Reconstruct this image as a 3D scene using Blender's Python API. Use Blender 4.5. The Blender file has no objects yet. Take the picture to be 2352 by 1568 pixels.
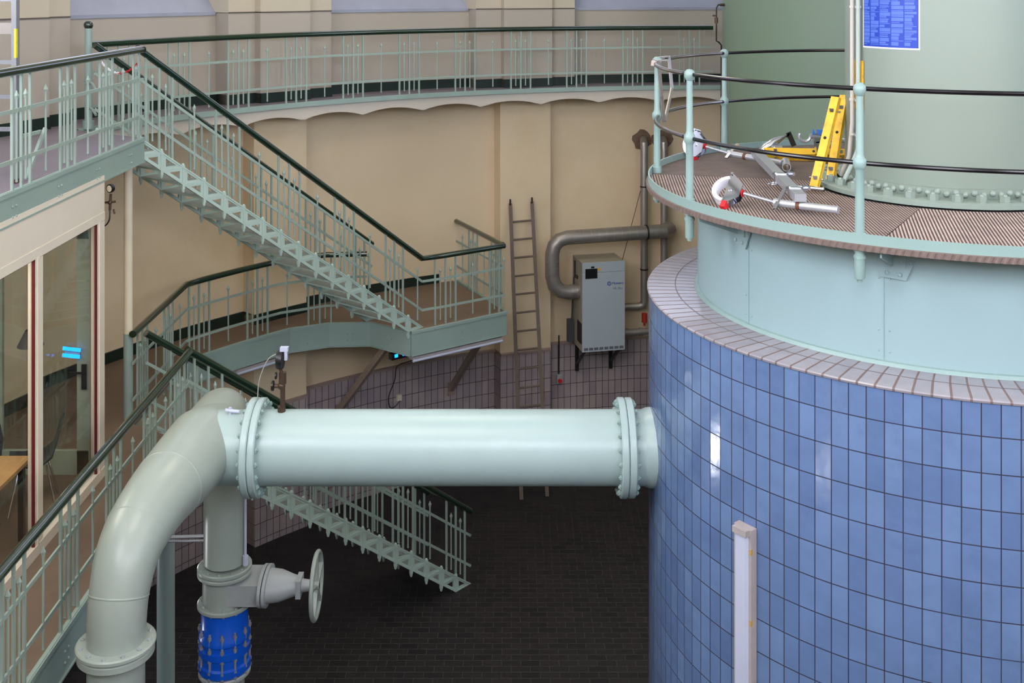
import bpy, bmesh, math, random
from mathutils import Vector, Matrix
from mathutils.geometry import tessellate_polygon
random.seed(7)
C = bpy.context.scene.collection
SC = bpy.context.scene
PI = math.pi
V = Vector
def rad(a): return a*PI/180
# ------------------------------------------------------------------ camera, world, lights, exposure
# origin: centre of the round hall on the lower floor; X right, Y away from the camera, Z up
EYE = V((-3.83, -9.79, 8.47)); FOC = 2553.0; YH = -29.5
cam = bpy.data.cameras.new('camera'); camo = bpy.data.objects.new('camera', cam); C.objects.link(camo)
camo.location = EYE; camo.rotation_euler = (PI/2, 0, 0)
cam.sensor_width = 36; cam.lens = FOC/2352*36
cam.shift_y = -(784-YH)/2352; cam.clip_end = 200; cam.clip_start = .05
SC.camera = camo
w = bpy.data.worlds.new('world'); SC.world = w; w.use_nodes = True
w.node_tree.nodes['Background'].inputs[0].default_value = (.55, .68, 1, 1)
w.node_tree.nodes['Background'].inputs[1].default_value = .3
SC.view_settings.view_transform = 'Standard'; SC.view_settings.look = 'None'
SC.view_settings.gamma = 1; SC.view_settings.use_curve_mapping = False
SC.view_settings.exposure = 0.0
WIN_STRENGTH = 5.0
def area(name, loc, size, power, col, rot=(0, 0, 0), sy=None):
    l = bpy.data.lights.new(name, 'AREA'); l.energy = power; l.color = col; l.size = size
    if sy: l.shape = 'RECTANGLE'; l.size_y = sy
    o = bpy.data.objects.new(name, l); C.objects.link(o); o.location = loc; o.rotation_euler = rot
    return o
# rows of fluorescent lamps under the roof
for x, y in ((-5.5, -3.5), (4.0, -4.5), (-4.5, 5.0), (4.0, 5.0)):
    area('ceiling_lamp_light', (x, y, 13.0), 2.6, 170, (1, .90, .76))
# unseen area lights added by the lower wall for streak highlights on the tiles
for az_, z_, w_ in ((153.9, 2.25, .14), (169.8, 1.38, .14), (213, 1.75, .03)):
    area('tile_highlight_light', (10.5*math.cos(math.radians(az_)), 10.5*math.sin(math.radians(az_)), z_), .5, 150*w_, (.95, .96, 1), (0, math.radians(90), math.radians(az_)), w_)
area('booth_fill_light', (-9.0, -.6, 6.3), 1.2, 52, (1, .95, .88))  # unseen fill added to brighten the booth interior

# ------------------------------------------------------------------ materials
def lin(c):
    return tuple((v/255/12.92 if v/255 <= .04045 else ((v/255+.055)/1.055)**2.4) for v in c) + (1,)
MATS = {}
def mat(name, rgb, rough=.5, metal=0, var=.06, scale=3.0, bump=.0, bscale=60., spec=.5, emit=None, estr=0, dirt=None, dscale=1.5, coat=0):
    m = bpy.data.materials.new(name); m.use_nodes = True; nt = m.node_tree; N = nt.nodes; L = nt.links
    b = N['Principled BSDF']; b.inputs['Roughness'].default_value = rough; b.inputs['Metallic'].default_value = metal
    b.inputs['Specular IOR Level'].default_value = spec
    if coat: b.inputs['Coat Weight'].default_value = coat; b.inputs['Coat Roughness'].default_value = .08
    tc = N.new('ShaderNodeTexCoord'); no = N.new('ShaderNodeTexNoise'); no.inputs['Scale'].default_value = scale
    no.inputs['Detail'].default_value = 6
    L.new(tc.outputs['Object'], no.inputs['Vector'])
    c = lin(rgb); mix = N.new('ShaderNodeMix'); mix.data_type = 'RGBA'
    mix.inputs[6].default_value = tuple(max(0, v*(1-var*1.6)) for v in c[:3])+(1,)
    mix.inputs[7].default_value = tuple(min(1, v*(1+var*1.6)) for v in c[:3])+(1,)
    L.new(no.outputs['Fac'], mix.inputs[0]); out = mix.outputs[2]
    if dirt:
        n2 = N.new('ShaderNodeTexNoise'); n2.inputs['Scale'].default_value = dscale; n2.inputs['Detail'].default_value = 8
        n2.inputs['Roughness'].default_value = .7
        L.new(tc.outputs['Object'], n2.inputs['Vector']); mr = N.new('ShaderNodeMapRange')
        mr.inputs[1].default_value = .5; mr.inputs[2].default_value = .78; mr.inputs[4].default_value = .75
        L.new(n2.outputs['Fac'], mr.inputs[0]); m2 = N.new('ShaderNodeMix'); m2.data_type = 'RGBA'
        L.new(mr.outputs[0], m2.inputs[0]); L.new(out, m2.inputs[6]); m2.inputs[7].default_value = lin(dirt); out = m2.outputs[2]
    L.new(out, b.inputs['Base Color'])
    if bump:
        n3 = N.new('ShaderNodeTexNoise'); n3.inputs['Scale'].default_value = bscale; n3.inputs['Detail'].default_value = 4
        L.new(tc.outputs['Object'], n3.inputs['Vector']); bp = N.new('ShaderNodeBump'); bp.inputs['Strength'].default_value = bump
        bp.inputs['Distance'].default_value = .01
        L.new(n3.outputs['Fac'], bp.inputs['Height']); L.new(bp.outputs[0], b.inputs['Normal'])
    if emit:
        b.inputs['Emission Color'].default_value = lin(emit); b.inputs['Emission Strength'].default_value = estr
    MATS[name] = m; return m
def tilemat(name, c1, c2, mortar, bw, rh, ms=.004, rough=.18, off=0.0, uv=True, bump=.25, dirt=None, wob=.05, var2=None, spec=.5):
    m = bpy.data.materials.new(name); m.use_nodes = True; nt = m.node_tree; N = nt.nodes; L = nt.links
    b = N['Principled BSDF']; tc = N.new('ShaderNodeTexCoord'); br = N.new('ShaderNodeTexBrick')
    b.inputs['Specular IOR Level'].default_value = spec
    br.offset = off; br.squash = 1
    br.inputs['Scale'].default_value = 1; br.inputs['Brick Width'].default_value = bw; br.inputs['Row Height'].default_value = rh
    br.inputs['Mortar Size'].default_value = ms; br.inputs['Mortar Smooth'].default_value = .1; br.inputs['Bias'].default_value = 0
    br.inputs['Color1'].default_value = lin(c1); br.inputs['Color2'].default_value = lin(c2); br.inputs['Mortar'].default_value = lin(mortar)
    L.new(tc.outputs['UV' if uv else 'Object'], br.inputs['Vector'])
    no = N.new('ShaderNodeTexNoise'); no.inputs['Scale'].default_value = 5; no.inputs['Detail'].default_value = 5
    L.new(tc.outputs['UV' if uv else 'Object'], no.inputs['Vector'])
    mm = N.new('ShaderNodeMix'); mm.data_type = 'RGBA'; mm.blend_type = 'MULTIPLY'; mm.inputs[0].default_value = 1
    rp = N.new('ShaderNodeMapRange'); rp.inputs[3].default_value = .82; rp.inputs[4].default_value = 1.15
    L.new(no.outputs['Fac'], rp.inputs[0]); L.new(br.outputs['Color'], mm.inputs[6]); L.new(rp.outputs[0], mm.inputs[7])
    out = mm.outputs[2]
    if dirt:
        n2 = N.new('ShaderNodeTexNoise'); n2.inputs['Scale'].default_value = .9; n2.inputs['Detail'].default_value = 9; n2.inputs['Roughness'].default_value = .75
        L.new(tc.outputs['UV' if uv else 'Object'], n2.inputs['Vector']); mr = N.new('ShaderNodeMapRange')
        mr.inputs[1].default_value = .52; mr.inputs[2].default_value = .85; mr.inputs[4].default_value = .6
        L.new(n2.outputs['Fac'], mr.inputs[0]); m2 = N.new('ShaderNodeMix'); m2.data_type = 'RGBA'
        L.new(mr.outputs[0], m2.inputs[0]); L.new(out, m2.inputs[6]); m2.inputs[7].default_value = lin(dirt); out = m2.outputs[2]
    L.new(out, b.inputs['Base Color'])
    rr = N.new('ShaderNodeMapRange'); rr.inputs[3].default_value = rough; rr.inputs[4].default_value = .8
    L.new(br.outputs['Fac'], rr.inputs[0]); L.new(rr.outputs[0], b.inputs['Roughness'])
    ad = N.new('ShaderNodeMath'); ad.operation = 'MULTIPLY_ADD'; ad.inputs[1].default_value = wob
    n4 = N.new('ShaderNodeTexNoise'); n4.inputs['Scale'].default_value = 9; L.new(tc.outputs['UV' if uv else 'Object'], n4.inputs['Vector'])
    sb = N.new('ShaderNodeMath'); sb.operation = 'SUBTRACT'; sb.inputs[0].default_value = 1; L.new(br.outputs['Fac'], sb.inputs[1])
    L.new(n4.outputs['Fac'], ad.inputs[0]); L.new(sb.outputs[0], ad.inputs[2])
    bp = N.new('ShaderNodeBump'); bp.inputs['Strength'].default_value = bump; bp.inputs['Distance'].default_value = .006
    L.new(ad.outputs[0], bp.inputs['Height']); L.new(bp.outputs[0], b.inputs['Normal'])
    MATS[name] = m; return m
def ribmat(name, dirx, diry, pitch, light, dark):
    m = bpy.data.materials.new(name); m.use_nodes = True; nt = m.node_tree; N = nt.nodes; L = nt.links
    b = N['Principled BSDF']; b.inputs['Roughness'].default_value = .75
    tc = N.new('ShaderNodeTexCoord'); dp = N.new('ShaderNodeVectorMath'); dp.operation = 'DOT_PRODUCT'
    l = math.hypot(dirx, diry); dp.inputs[1].default_value = (-diry/l*2*PI/pitch, dirx/l*2*PI/pitch, 0)
    L.new(tc.outputs['Object'], dp.inputs[0]); sn = N.new('ShaderNodeMath'); sn.operation = 'SINE'; L.new(dp.outputs['Value'], sn.inputs[0])
    mr = N.new('ShaderNodeMapRange'); mr.inputs[1].default_value = -.55; mr.inputs[2].default_value = .35; L.new(sn.outputs[0], mr.inputs[0])
    no = N.new('ShaderNodeTexNoise'); no.inputs['Scale'].default_value = 5; no.inputs['Detail'].default_value = 9; no.inputs['Roughness'].default_value = .7
    L.new(tc.outputs['Object'], no.inputs['Vector'])
    mx = N.new('ShaderNodeMix'); mx.data_type = 'RGBA'; mx.inputs[6].default_value = lin(dark); mx.inputs[7].default_value = lin(light)
    L.new(mr.outputs[0], mx.inputs[0]); m2 = N.new('ShaderNodeMix'); m2.data_type = 'RGBA'; m2.blend_type = 'MULTIPLY'; m2.inputs[0].default_value = 1
    r2 = N.new('ShaderNodeMapRange'); r2.inputs[1].default_value = .3; r2.inputs[2].default_value = .7; r2.inputs[3].default_value = .72; r2.inputs[4].default_value = 1.12
    L.new(no.outputs['Fac'], r2.inputs[0]); L.new(mx.outputs[2], m2.inputs[6]); L.new(r2.outputs[0], m2.inputs[7])
    L.new(m2.outputs[2], b.inputs['Base Color'])
    bp = N.new('ShaderNodeBump'); bp.inputs['Strength'].default_value = .7; bp.inputs['Distance'].default_value = .006
    L.new(mr.outputs[0], bp.inputs['Height']); L.new(bp.outputs[0], b.inputs['Normal'])
    return m
def glassmat():
    m = bpy.data.materials.new('glass'); m.use_nodes = True; nt = m.node_tree; N = nt.nodes; L = nt.links
    N.remove(N['Principled BSDF']); t = N.new('ShaderNodeBsdfTransparent'); t.inputs[0].default_value = (.93, .94, .92, 1)
    g = N.new('ShaderNodeBsdfGlossy'); g.inputs['Roughness'].default_value = .03; g.inputs[0].default_value = (.95, 1, .97, 1)
    f = N.new('ShaderNodeFresnel'); f.inputs[0].default_value = 1.5; ge = N.new('ShaderNodeNewGeometry'); iv = N.new('ShaderNodeMath'); iv.operation = 'SUBTRACT'; iv.inputs[0].default_value = 1; fm = N.new('ShaderNodeMath'); fm.operation = 'MULTIPLY'; no = N.new('ShaderNodeTexNoise'); no.inputs['Scale'].default_value = 1.2
    tc = N.new('ShaderNodeTexCoord'); L.new(tc.outputs['Object'], no.inputs['Vector'])
    bp = N.new('ShaderNodeBump'); bp.inputs['Strength'].default_value = .02; L.new(no.outputs['Fac'], bp.inputs['Height']); L.new(bp.outputs[0], g.inputs['Normal'])
    L.new(ge.outputs['Backfacing'], iv.inputs[1]); L.new(f.outputs[0], fm.inputs[0]); L.new(iv.outputs[0], fm.inputs[1])
    mx = N.new('ShaderNodeMixShader'); L.new(fm.outputs[0], mx.inputs[0]); L.new(t.outputs[0], mx.inputs[1]); L.new(g.outputs[0], mx.inputs[2])
    L.new(mx.outputs[0], N['Material Output'].inputs[0]); return m
GLASS = glassmat()
WALL_LO = mat('ochre_plaster', (216, 196, 164), .85, var=.05, scale=.8, bump=.12, bscale=45, dirt=(204, 178, 140), dscale=.5)
WALL_UP = mat('beige_plaster', (170, 162, 150), .8, var=.04, scale=.8, bump=.08, bscale=45)
WALL_TOP = mat('cream_plaster', (188, 178, 158), .85, var=.03, scale=.8, bump=.08)
WHITE_PL = mat('white_plaster', (192, 184, 172), .8, var=.03, bump=.06)
CEIL = mat('ceiling_paint', (225, 220, 205), .9)
BASEB = mat('bottle_green_paint', (22, 38, 32), .35, var=.1)
GAL_FLOOR = mat('grey_linoleum', (122, 113, 121), .5, var=.1, scale=2, dirt=(96, 88, 86), dscale=2)
LAND_FLOOR = mat('brown_linoleum', (114, 95, 79), .5, var=.1, scale=2, dirt=(90, 74, 61), dscale=2)
LINE = mat('dark_joint', (88, 80, 74), .8)
STEEL = mat('pale_green_paint', (146, 163, 153), .45, var=.04, scale=6)
STEEL_LIT = mat('lit_pale_green_paint', (172, 192, 182), .42, var=.04, scale=6)  # railing green lightened: stronger light on the stairs put into the colour
TREADT = mat('worn_tread_top', (136, 143, 136), .7, var=.15, scale=9)
FASC = mat('grey_green_paint', (140, 160, 152), .45, var=.05, scale=2.5, dirt=(150, 170, 160), dscale=1.2)
HAND = mat('dark_green_gloss', (20, 42, 28), .14, var=.15, scale=8, coat=.8)
MINT = mat('mint_paint', (132, 156, 152), .38, var=.025, scale=1.5, dirt=(138, 160, 154), dscale=3)
MINT_DRUM = mat('mint_drum_paint', (145, 169, 172), .42, var=.03, scale=1.2)
PIPE = mat('pale_mint_pipe_paint', (160, 180, 179), .33, var=.03, scale=3, dirt=(158, 178, 176), dscale=4)
PALE = mat('pale_grey_green_pipe', (150, 160, 152), .33, var=.03, scale=4, dirt=(146, 156, 146), dscale=3)
GREY_P = mat('worn_grey_paint', (158, 164, 166), .45, var=.05, dirt=(150, 150, 140), dscale=6)
SAGE = mat('sage_tank_paint', (127, 139, 129), .42, var=.03, scale=1.2)
SAGEF = mat('flange_paint', (132, 146, 137), .4, var=.04)
SAGE2 = mat('deep_sage_tank_paint', (112, 131, 112), .5, var=.04, scale=.8)
STEELP = mat('polished_rail', (120, 112, 110), .25, 1, var=.2, scale=3)
RAILB = mat('black_rail', (20, 18, 22), .2, .3, var=.2, scale=3)
ALU = mat('aluminium', (172, 174, 180), .38, .55, var=.05)
DULLZ = mat('dull_zinc_rod', (150, 152, 158), .4, .5, var=.1)
ALU2 = mat('ladder_aluminium', (132, 134, 140), .45, .4, var=.05)
CHROME = mat('chrome', (200, 202, 210), .12, 1, var=.04)
DARKM = mat('blackened_metal', (52, 50, 46), .4, .6, var=.2)
YEL = mat('yellow_fibreglass', (226, 178, 44), .45, var=.08, scale=9, dirt=(150, 110, 40), dscale=12)
RED = mat('red_plastic', (205, 30, 40), .4)
WHITE = mat('white_plastic', (226, 226, 232), .4)
BLUEP = mat('blue_epoxy', (10, 84, 200), .25, var=.1, scale=6)
WOODL = mat('weathered_wood', (104, 90, 80), .75, var=.15, scale=14)
CABIN = mat('cream_booth_paint', (222, 212, 194), .45, var=.02)
GASK = mat('dark_red_gasket', (92, 14, 24), .5)
DUCT = mat('galvanised_duct', (150, 144, 138), .4, .55, var=.14, scale=5)
MACH = mat('grey_cabinet_paint', (164, 174, 180), .5, var=.03)
MACH_T = mat('dusty_cabinet_top', (150, 144, 128), .7, var=.06)
BLACK = mat('black_plastic', (16, 16, 20), .35)
ORANGE = mat('orange_label', (222, 160, 60), .6)
LOGO = mat('blue_print', (44, 70, 150), .6)
GREYT = mat('grey_print', (110, 116, 124), .6)
BRASS = mat('dark_brass', (84, 66, 54), .45, .6, var=.2)
LAMPD = mat('white_diffuser', (182, 188, 208), .35)
LAMPB = mat('dusty_lamp_body', (160, 152, 150), .6, var=.1, scale=8)
BRACE = mat('brown_steel', (150, 132, 118), .6, var=.08)
GLOWB = mat('blue_glow', (20, 120, 255), .4, emit=(20, 140, 255), estr=3.0)
POSTB = mat('poster_blue', (14, 54, 160), .45, var=.05)
POSTT = mat('poster_text', (74, 104, 188), .5, var=.06, scale=20)
CREAMP = mat('cream_post_paint', (224, 212, 188), .4)
CHAIRM = mat('dark_chair_shell', (30, 34, 40), .4)
WOODT = mat('wood_table', (172, 132, 84), .5, var=.12, scale=10)
DOORM = mat('grey_green_door', (140, 150, 136), .5)
ROPE = mat('grey_cable', (150, 150, 140), .6)
TILE_B = tilemat('blue_wall_tile', (102, 126, 164), (90, 112, 152), (36, 36, 58), .0464*2.606, .2408, .004, .12, dirt=(70, 88, 120), wob=.8, bump=.26)
TILE_C = tilemat('grey_coping_tile', (150, 146, 152), (138, 134, 142), (112, 96, 94), .0464*2.606, 5., .009, .2, wob=.6, bump=.22)
TILE_W = tilemat('mauve_dado_tile', (172, 158, 156), (154, 140, 146), (70, 56, 58), .1203, .2408, .005, .5, bump=.2)
TILE_F = tilemat('black_clinker_tile', (42, 39, 39), (32, 30, 31), (68, 64, 62), .24, .12, .0035, .5, off=.5, uv=False, bump=.2, spec=.25)

# ------------------------------------------------------------------ mesh helpers (everything in world coordinates)
class MB:
    def __init__(s): s.v = []; s.f = []; s.uv = {}; s.M = Matrix.Identity(4)
    def add(s, vs, fs):
        o = len(s.v); s.v += [s.M @ V(p) for p in vs]; s.f += [tuple(i+o for i in f) for f in fs]; return s
    def box(s, c, d, rz=0, R=None):
        M = Matrix.Translation(V(c)) @ (R.to_4x4() if R else Matrix.Rotation(rz, 4, 'Z')); x, y, z = [k/2 for k in d]
        vs = [M @ V((a*x, b*y, e*z)) for a, b, e in ((-1,-1,-1),(1,-1,-1),(1,1,-1),(-1,1,-1),(-1,-1,1),(1,-1,1),(1,1,1),(-1,1,1))]
        return s.add(vs, [(0,3,2,1),(4,5,6,7),(0,1,5,4),(1,2,6,5),(2,3,7,6),(3,0,4,7)])
    def bar(s, a, b, w, h, up=(0, 0, 1)):           # rectangular bar from a to b; h along up
        a, b = V(a), V(b); d = (b-a).normalized(); u = V(up); x = d.cross(u)
        if x.length < 1e-4: x = d.cross(V((1, 0, 0)))
        x.normalize(); u = x.cross(d).normalized(); vs = []
        for p in (a, b): vs += [p-x*w/2-u*h/2, p+x*w/2-u*h/2, p+x*w/2+u*h/2, p-x*w/2+u*h/2]
        return s.add(vs, [(0,1,2,3),(7,6,5,4),(0,4,5,1),(1,5,6,2),(2,6,7,3),(3,7,4,0)])
    def tube(s, path, r, n=12, cap=True, closed=False, sx=1.0):
        P = [V(p) for p in path]; k = len(P); rs = r if isinstance(r, (list, tuple)) else [r]*k
        T = []
        for i in range(k):
            a = P[i-1] if (i or closed) else P[i]; b = P[(i+1) % k] if (i < k-1 or closed) else P[i]
            T.append((b-a).normalized())
        ref = V((0, 0, 1)) if abs(T[0].z) < .9 else V((1, 0, 0)); x = T[0].cross(ref).normalized(); vs = []
        for i in range(k):
            x = (x - T[i]*x.dot(T[i])).normalized(); y = x.cross(T[i]).normalized()
            sc = 1.0
            if 0 < i < k-1:
                c = max(.35, (P[i]-P[i-1]).normalized().dot(T[i])); sc = 1/c if c < .985 else 1
            for j in range(n):
                a = 2*PI*j/n; vs.append(P[i] + x*math.cos(a)*rs[i]*sx*sc + y*math.sin(a)*rs[i])
        fs = []
        for i in range(k if closed else k-1):
            for j in range(n):
                i2 = (i+1) % k; fs.append((i*n+j, i*n+(j+1) % n, i2*n+(j+1) % n, i2*n+j))
        if cap and not closed: fs += [tuple(range(n))[::-1], tuple((k-1)*n+j for j in range(n))]
        return s.add(vs, fs)
    def cyl(s, a, b, r0, r1=None, n=20, cap=True):
        return s.tube([a, b], [r0, r0 if r1 is None else r1], n, cap)
    def lathe(s, prof, o=(0, 0, 0), axis='Z', n=48, a0=0, a1=2*PI, cap=False):
        full = abs(a1-a0-2*PI) < 1e-6; m = n if full else n+1; vs = []; o = V(o)
        for i in range(m):
            a = a0+(a1-a0)*i/n
            for r, z in prof:
                p = V((r*math.cos(a), r*math.sin(a), z))
                if axis == 'X': p = V((p.z, p.x, p.y))
                if axis == 'Y': p = V((p.y, p.z, p.x))
                vs.append(o+p)
        k = len(prof); fs = []
        for i in range(n):
            i2 = (i+1) % m
            for j in range(k-1): fs.append((i*k+j, i2*k+j, i2*k+j+1, i*k+j+1))
        return s.add(vs, fs)
    def sphere(s, c, r, n=12, m=8, sq=(1, 1, 1)):
        c = V(c); vs = []
        for i in range(m+1):
            t = PI*i/m
            for j in range(n):
                a = 2*PI*j/n; vs.append(c+V((math.sin(t)*math.cos(a)*r*sq[0], math.sin(t)*math.sin(a)*r*sq[1], math.cos(t)*r*sq[2])))
        fs = [(i*n+j, (i+1)*n+j, (i+1)*n+(j+1) % n, i*n+(j+1) % n) for i in range(m) for j in range(n)]
        return s.add(vs, fs)
    def prism(s, poly, ext):                        # poly: 3D points (planar), ext: extrusion vector
        P = [V(p) for p in poly]; e = V(ext); k = len(P)
        tri = tessellate_polygon([P]); fs = [tuple(t) for t in tri] + [tuple(i+k for i in t[::-1]) for t in tri]
        fs += [(i, (i+1) % k, (i+1) % k+k, i+k) for i in range(k)]
        return s.add(P+[p+e for p in P], fs)
    def hexnut(s, c, r, h, ax=(0, 0, 1)):
        c = V(c); ax = V(ax).normalized(); return s.tube([c, c+ax*h], r, 6)
    def bend(s, poly, r, seg=6):
        return poly
def origin(o):
    p = V((0, 0, 0))
    while o: p = p+o.location; o = o.parent
    return p
def build(name, mb, m, parent=None, smooth=35, at=None):
    off = origin(parent) if parent else V((0, 0, 0)); loc = V((0, 0, 0))
    if at is not None: loc = V(at)-off; off = V(at)
    me = bpy.data.meshes.new(name); me.from_pydata([p-off for p in mb.v], [], mb.f)
    bm = bmesh.new(); bm.from_mesh(me); bmesh.ops.recalc_face_normals(bm, faces=bm.faces); bm.to_mesh(me); bm.free()
    for mm in (m if isinstance(m, (list, tuple)) else [m]): me.materials.append(mm)
    if smooth: me.shade_smooth(); me.set_sharp_from_angle(angle=rad(smooth))
    o = bpy.data.objects.new(name, me); C.objects.link(o); o.location = loc
    if parent: o.parent = parent
    return o
def thing(name, label, cat, loc=(0, 0, 0), group=None):
    o = bpy.data.objects.new(name, None); C.objects.link(o); o.location = loc; o.empty_display_size = .1
    o['label'] = label; o['category'] = cat
    if group: o['group'] = group
    return o
def tag(o, label, cat, group=None, kind=None):
    if label: o['label'] = label
    if cat: o['category'] = cat
    if group: o['group'] = group
    if kind: o['kind'] = kind
    return o
def inst(src, parent, pos, rz=0):
    o = src.copy(); C.objects.link(o); o.parent = parent; o.location = V(pos)-origin(parent); o.rotation_euler = (0, 0, rz); return o
def pol(az, r, z=0): return V((r*math.cos(rad(az)), r*math.sin(rad(az)), z))
def mesh_uv(o, fn):
    me = o.data; uv = me.uv_layers.new(name='UVMap')
    for p in me.polygons:
        us = [fn(me.vertices[me.loops[li].vertex_index].co) for li in p.loop_indices]
        mx = max(u for u, _ in us); per = mesh_uv.per
        for li, (u, v_) in zip(p.loop_indices, us):
            if per and mx-u > per/2: u += per
            uv.data[li].uv = (u, v_)
mesh_uv.per = 0

# ------------------------------------------------------------------ setting: floors, walls, windows
Z1, Z2 = 3.36, 6.72                                # landing level, gallery level
PIL = [110.1+25*k-0 for k in range(14)]            # pilaster centres (degrees)
def inpier(a, half): return any(abs((a-p+180) % 360-180) <= half+1e-6 for p in PIL)
def wall_profile(base, pier, pil, half_pier, half_pil, nb=7):
    """list of (az, r) with steps, once around"""
    out = []
    for p in PIL:
        if pier is not None:
            out += [(p-half_pier, base), (p-half_pier, pier), (p-half_pil, pier), (p-half_pil, pil), (p, pil), (p+half_pil, pil), (p+half_pil, pier), (p+half_pier, pier), (p+half_pier, base)]
            e = half_pier
        else:
            out += [(p-half_pil, base), (p-half_pil, pil), (p, pil), (p+half_pil, pil), (p+half_pil, base)]; e = half_pil
        span = 25-2*e
        if p == PIL[-1]: span += 10
        for i in range(1, nb): out.append((p+e+span*i/nb, base))
    return out
def ring_wall(prof, z0, z1, m, name, kind='structure'):
    mb = MB(); n = len(prof); vs = [pol(a, r, z) for a, r in prof for z in (z0, z1)]
    mb.add(vs, [(2*i, 2*((i+1) % n), 2*((i+1) % n)+1, 2*i+1) for i in range(n)])
    o = build(name, mb, m, smooth=20)
    if kind: o['kind'] = kind
    return o
def offs(prof, d): return [(a, r-d) for a, r in prof]
PROF_LO = wall_profile(10.74, None, 10.46, 0, 2.6)
PROF_UP = wall_profile(10.78, 10.46, 10.32, 5.1, 2.5)
mb = MB(); mb.lathe([(0, 0), (4, 0), (8, 0), (11.3, 0)], n=72); fl = build('floor', mb, TILE_F); fl['kind'] = 'structure'
ring_wall(PROF_LO, 0, Z2-.1, WALL_LO, 'wall_back')
o = ring_wall(offs(PROF_LO, .03), 0, 2.02, TILE_W, 'wall_back_dado')
per = 2*PI*10.7
mesh_uv.per = per
mesh_uv(o, lambda c: ((math.atan2(c.y, c.x) % (2*PI))*10.7, c.z-2.02+.2408*20))
mb = MB(); n = len(PROF_LO); vs = [pol(a, r, z) for a, r in PROF_LO for (r, z) in ((r+.02, 2.02), (r-.045, 2.02), (r-.045, 2.06), (r+.02, 2.075))]
mb.add(vs, [(4*i+j, 4*((i+1) % n)+j, 4*((i+1) % n)+j+1, 4*i+j+1) for i in range(n) for j in range(3)])
o = build('trim_1', mb, mat('mauve_coping', (150, 132, 124), .5), smooth=20); o['kind'] = 'structure'
ring_wall(PROF_UP, Z2-.1, 8.09, WALL_UP, 'wall_front')
# upper wall with window niches
top = []
for i, p in enumerate(PIL):
    top += [(p-5.1, 10.46), (p-2.5, 10.46), (p-2.5, 10.32), (p, 10.32), (p+2.5, 10.32), (p+2.5, 10.46), (p+5.1, 10.46)]
    wd = 25-10.2+(10 if p == PIL[-1] else 0)
    top += [(p+5.1+.3, 11.2)] + [(p+5.4+(wd-.6)*k/5, 11.2) for k in range(1, 5)] + [(p+5.1+wd-.3, 11.2)]
ring_wall(top, 8.09, 14.0, WALL_TOP, 'wall_top')
mb = MB(); mb.lathe([(0.01, 14), (6, 14), (11.4, 14)], n=48); build('ceiling', mb, CEIL)['kind'] = 'structure'
def band(prof, z0, z1, d, m, name):
    mb = MB(); n = len(prof); vs = []
    for a, r in prof: vs += [pol(a, r+.01, z0), pol(a, r-d, z0), pol(a, r-d, z1), pol(a, r+.01, z1)]
    mb.add(vs, [(4*i+j, 4*((i+1) % n)+j, 4*((i+1) % n)+(j+1) % 4, 4*i+(j+1) % 4) for i in range(n) for j in range(4)])
    o = build(name, mb, m, smooth=20); o['kind'] = 'structure'; return o
band(PROF_UP, 8.082, 8.1, .012, LINE, 'trim_2')
band(PROF_UP, Z2, Z2+.15, .025, BASEB, 'baseboard_back')
SILL = mat('pale_grey_sill', (150, 154, 170), .35, var=.08, scale=3)
WINM = []
for s_, c_ in ((1.6, (190, 212, 255)), (4.0, (238, 241, 252)), (.4, (214, 222, 252)), (.8, (220, 228, 255))):
    m = bpy.data.materials.new('bright_window_glass'); m.use_nodes = True; nt = m.node_tree; nd = nt.nodes
    b = nd['Principled BSDF']; b.inputs['Base Color'].default_value = (.5, .55, .6, 1); b.inputs['Roughness'].default_value = .2
    b.inputs['Emission Color'].default_value = lin(c_); b.inputs['Emission Strength'].default_value = WIN_STRENGTH*s_
    tx = nd.new('ShaderNodeTexCoord'); nn = nd.new('ShaderNodeTexNoise'); nn.inputs['Scale'].default_value = .6
    mr = nd.new('ShaderNodeMapRange'); mr.inputs[3].default_value = WIN_STRENGTH*s_*.8; mr.inputs[4].default_value = WIN_STRENGTH*s_*1.2
    nt.links.new(tx.outputs['Object'], nn.inputs['Vector']); nt.links.new(nn.outputs['Fac'], mr.inputs[0]); nt.links.new(mr.outputs[0], b.inputs['Emission Strength'])
    WINM.append(m)
for i, p in enumerate(PIL):
    wd = 14.8 if p != PIL[-1] else 24.8
    cz = (p+5.1+wd/2) % 360
    h0, h1 = wd/2, wd/2-.32
    mb = MB()                                       # sloping sill
    k = 6
    vs = [pol(cz-h0*.99+2*h0*.99*j/k, 10.76, 8.1) for j in range(k+1)] + [pol(cz-h1+2*h1*j/k, 11.2, 8.62) for j in range(k+1)] + [pol(cz-h0*.99+2*h0*.99*j/k, 10.76, 8.05) for j in range(k+1)]
    mb.add(vs, [(j, j+1, k+2+j, k+1+j) for j in range(k)] + [(2*k+2+j, 2*k+3+j, j+1, j) for j in range(k)])
    wn = build('window_%d' % (i+1), mb, SILL, smooth=20); wn['kind'] = 'structure'
    mb = MB()
    mb.add([pol(cz-h1*.95+h1*1.9*j/k, 11.1, z) for z in (8.68, 11.9) for j in range(k+1)], [(j, j+1, k+2+j, k+1+j) for j in range(k)])
    build('window_pane', mb, WINM[1 if 195 < cz < 305 else (2 if 20 < cz < 150 else (3 if 150 <= cz <= 195 else 0))], wn, smooth=0)
    mb = MB()
    for j in range(5): mb.bar(pol(cz-h1*.95+h1*1.9*j/4, 11.05, 8.66), pol(cz-h1*.95+h1*1.9*j/4, 11.05, 11.92), .06, .06, up=pol(cz, 1))
    for z in (8.68, 9.75, 10.8, 11.9): mb.bar(pol(cz-h1*.95, 11.05, z), pol(cz+h1*.95, 11.05, z), .06, .06)
    build('window_frame', mb, WHITE, wn)

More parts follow.
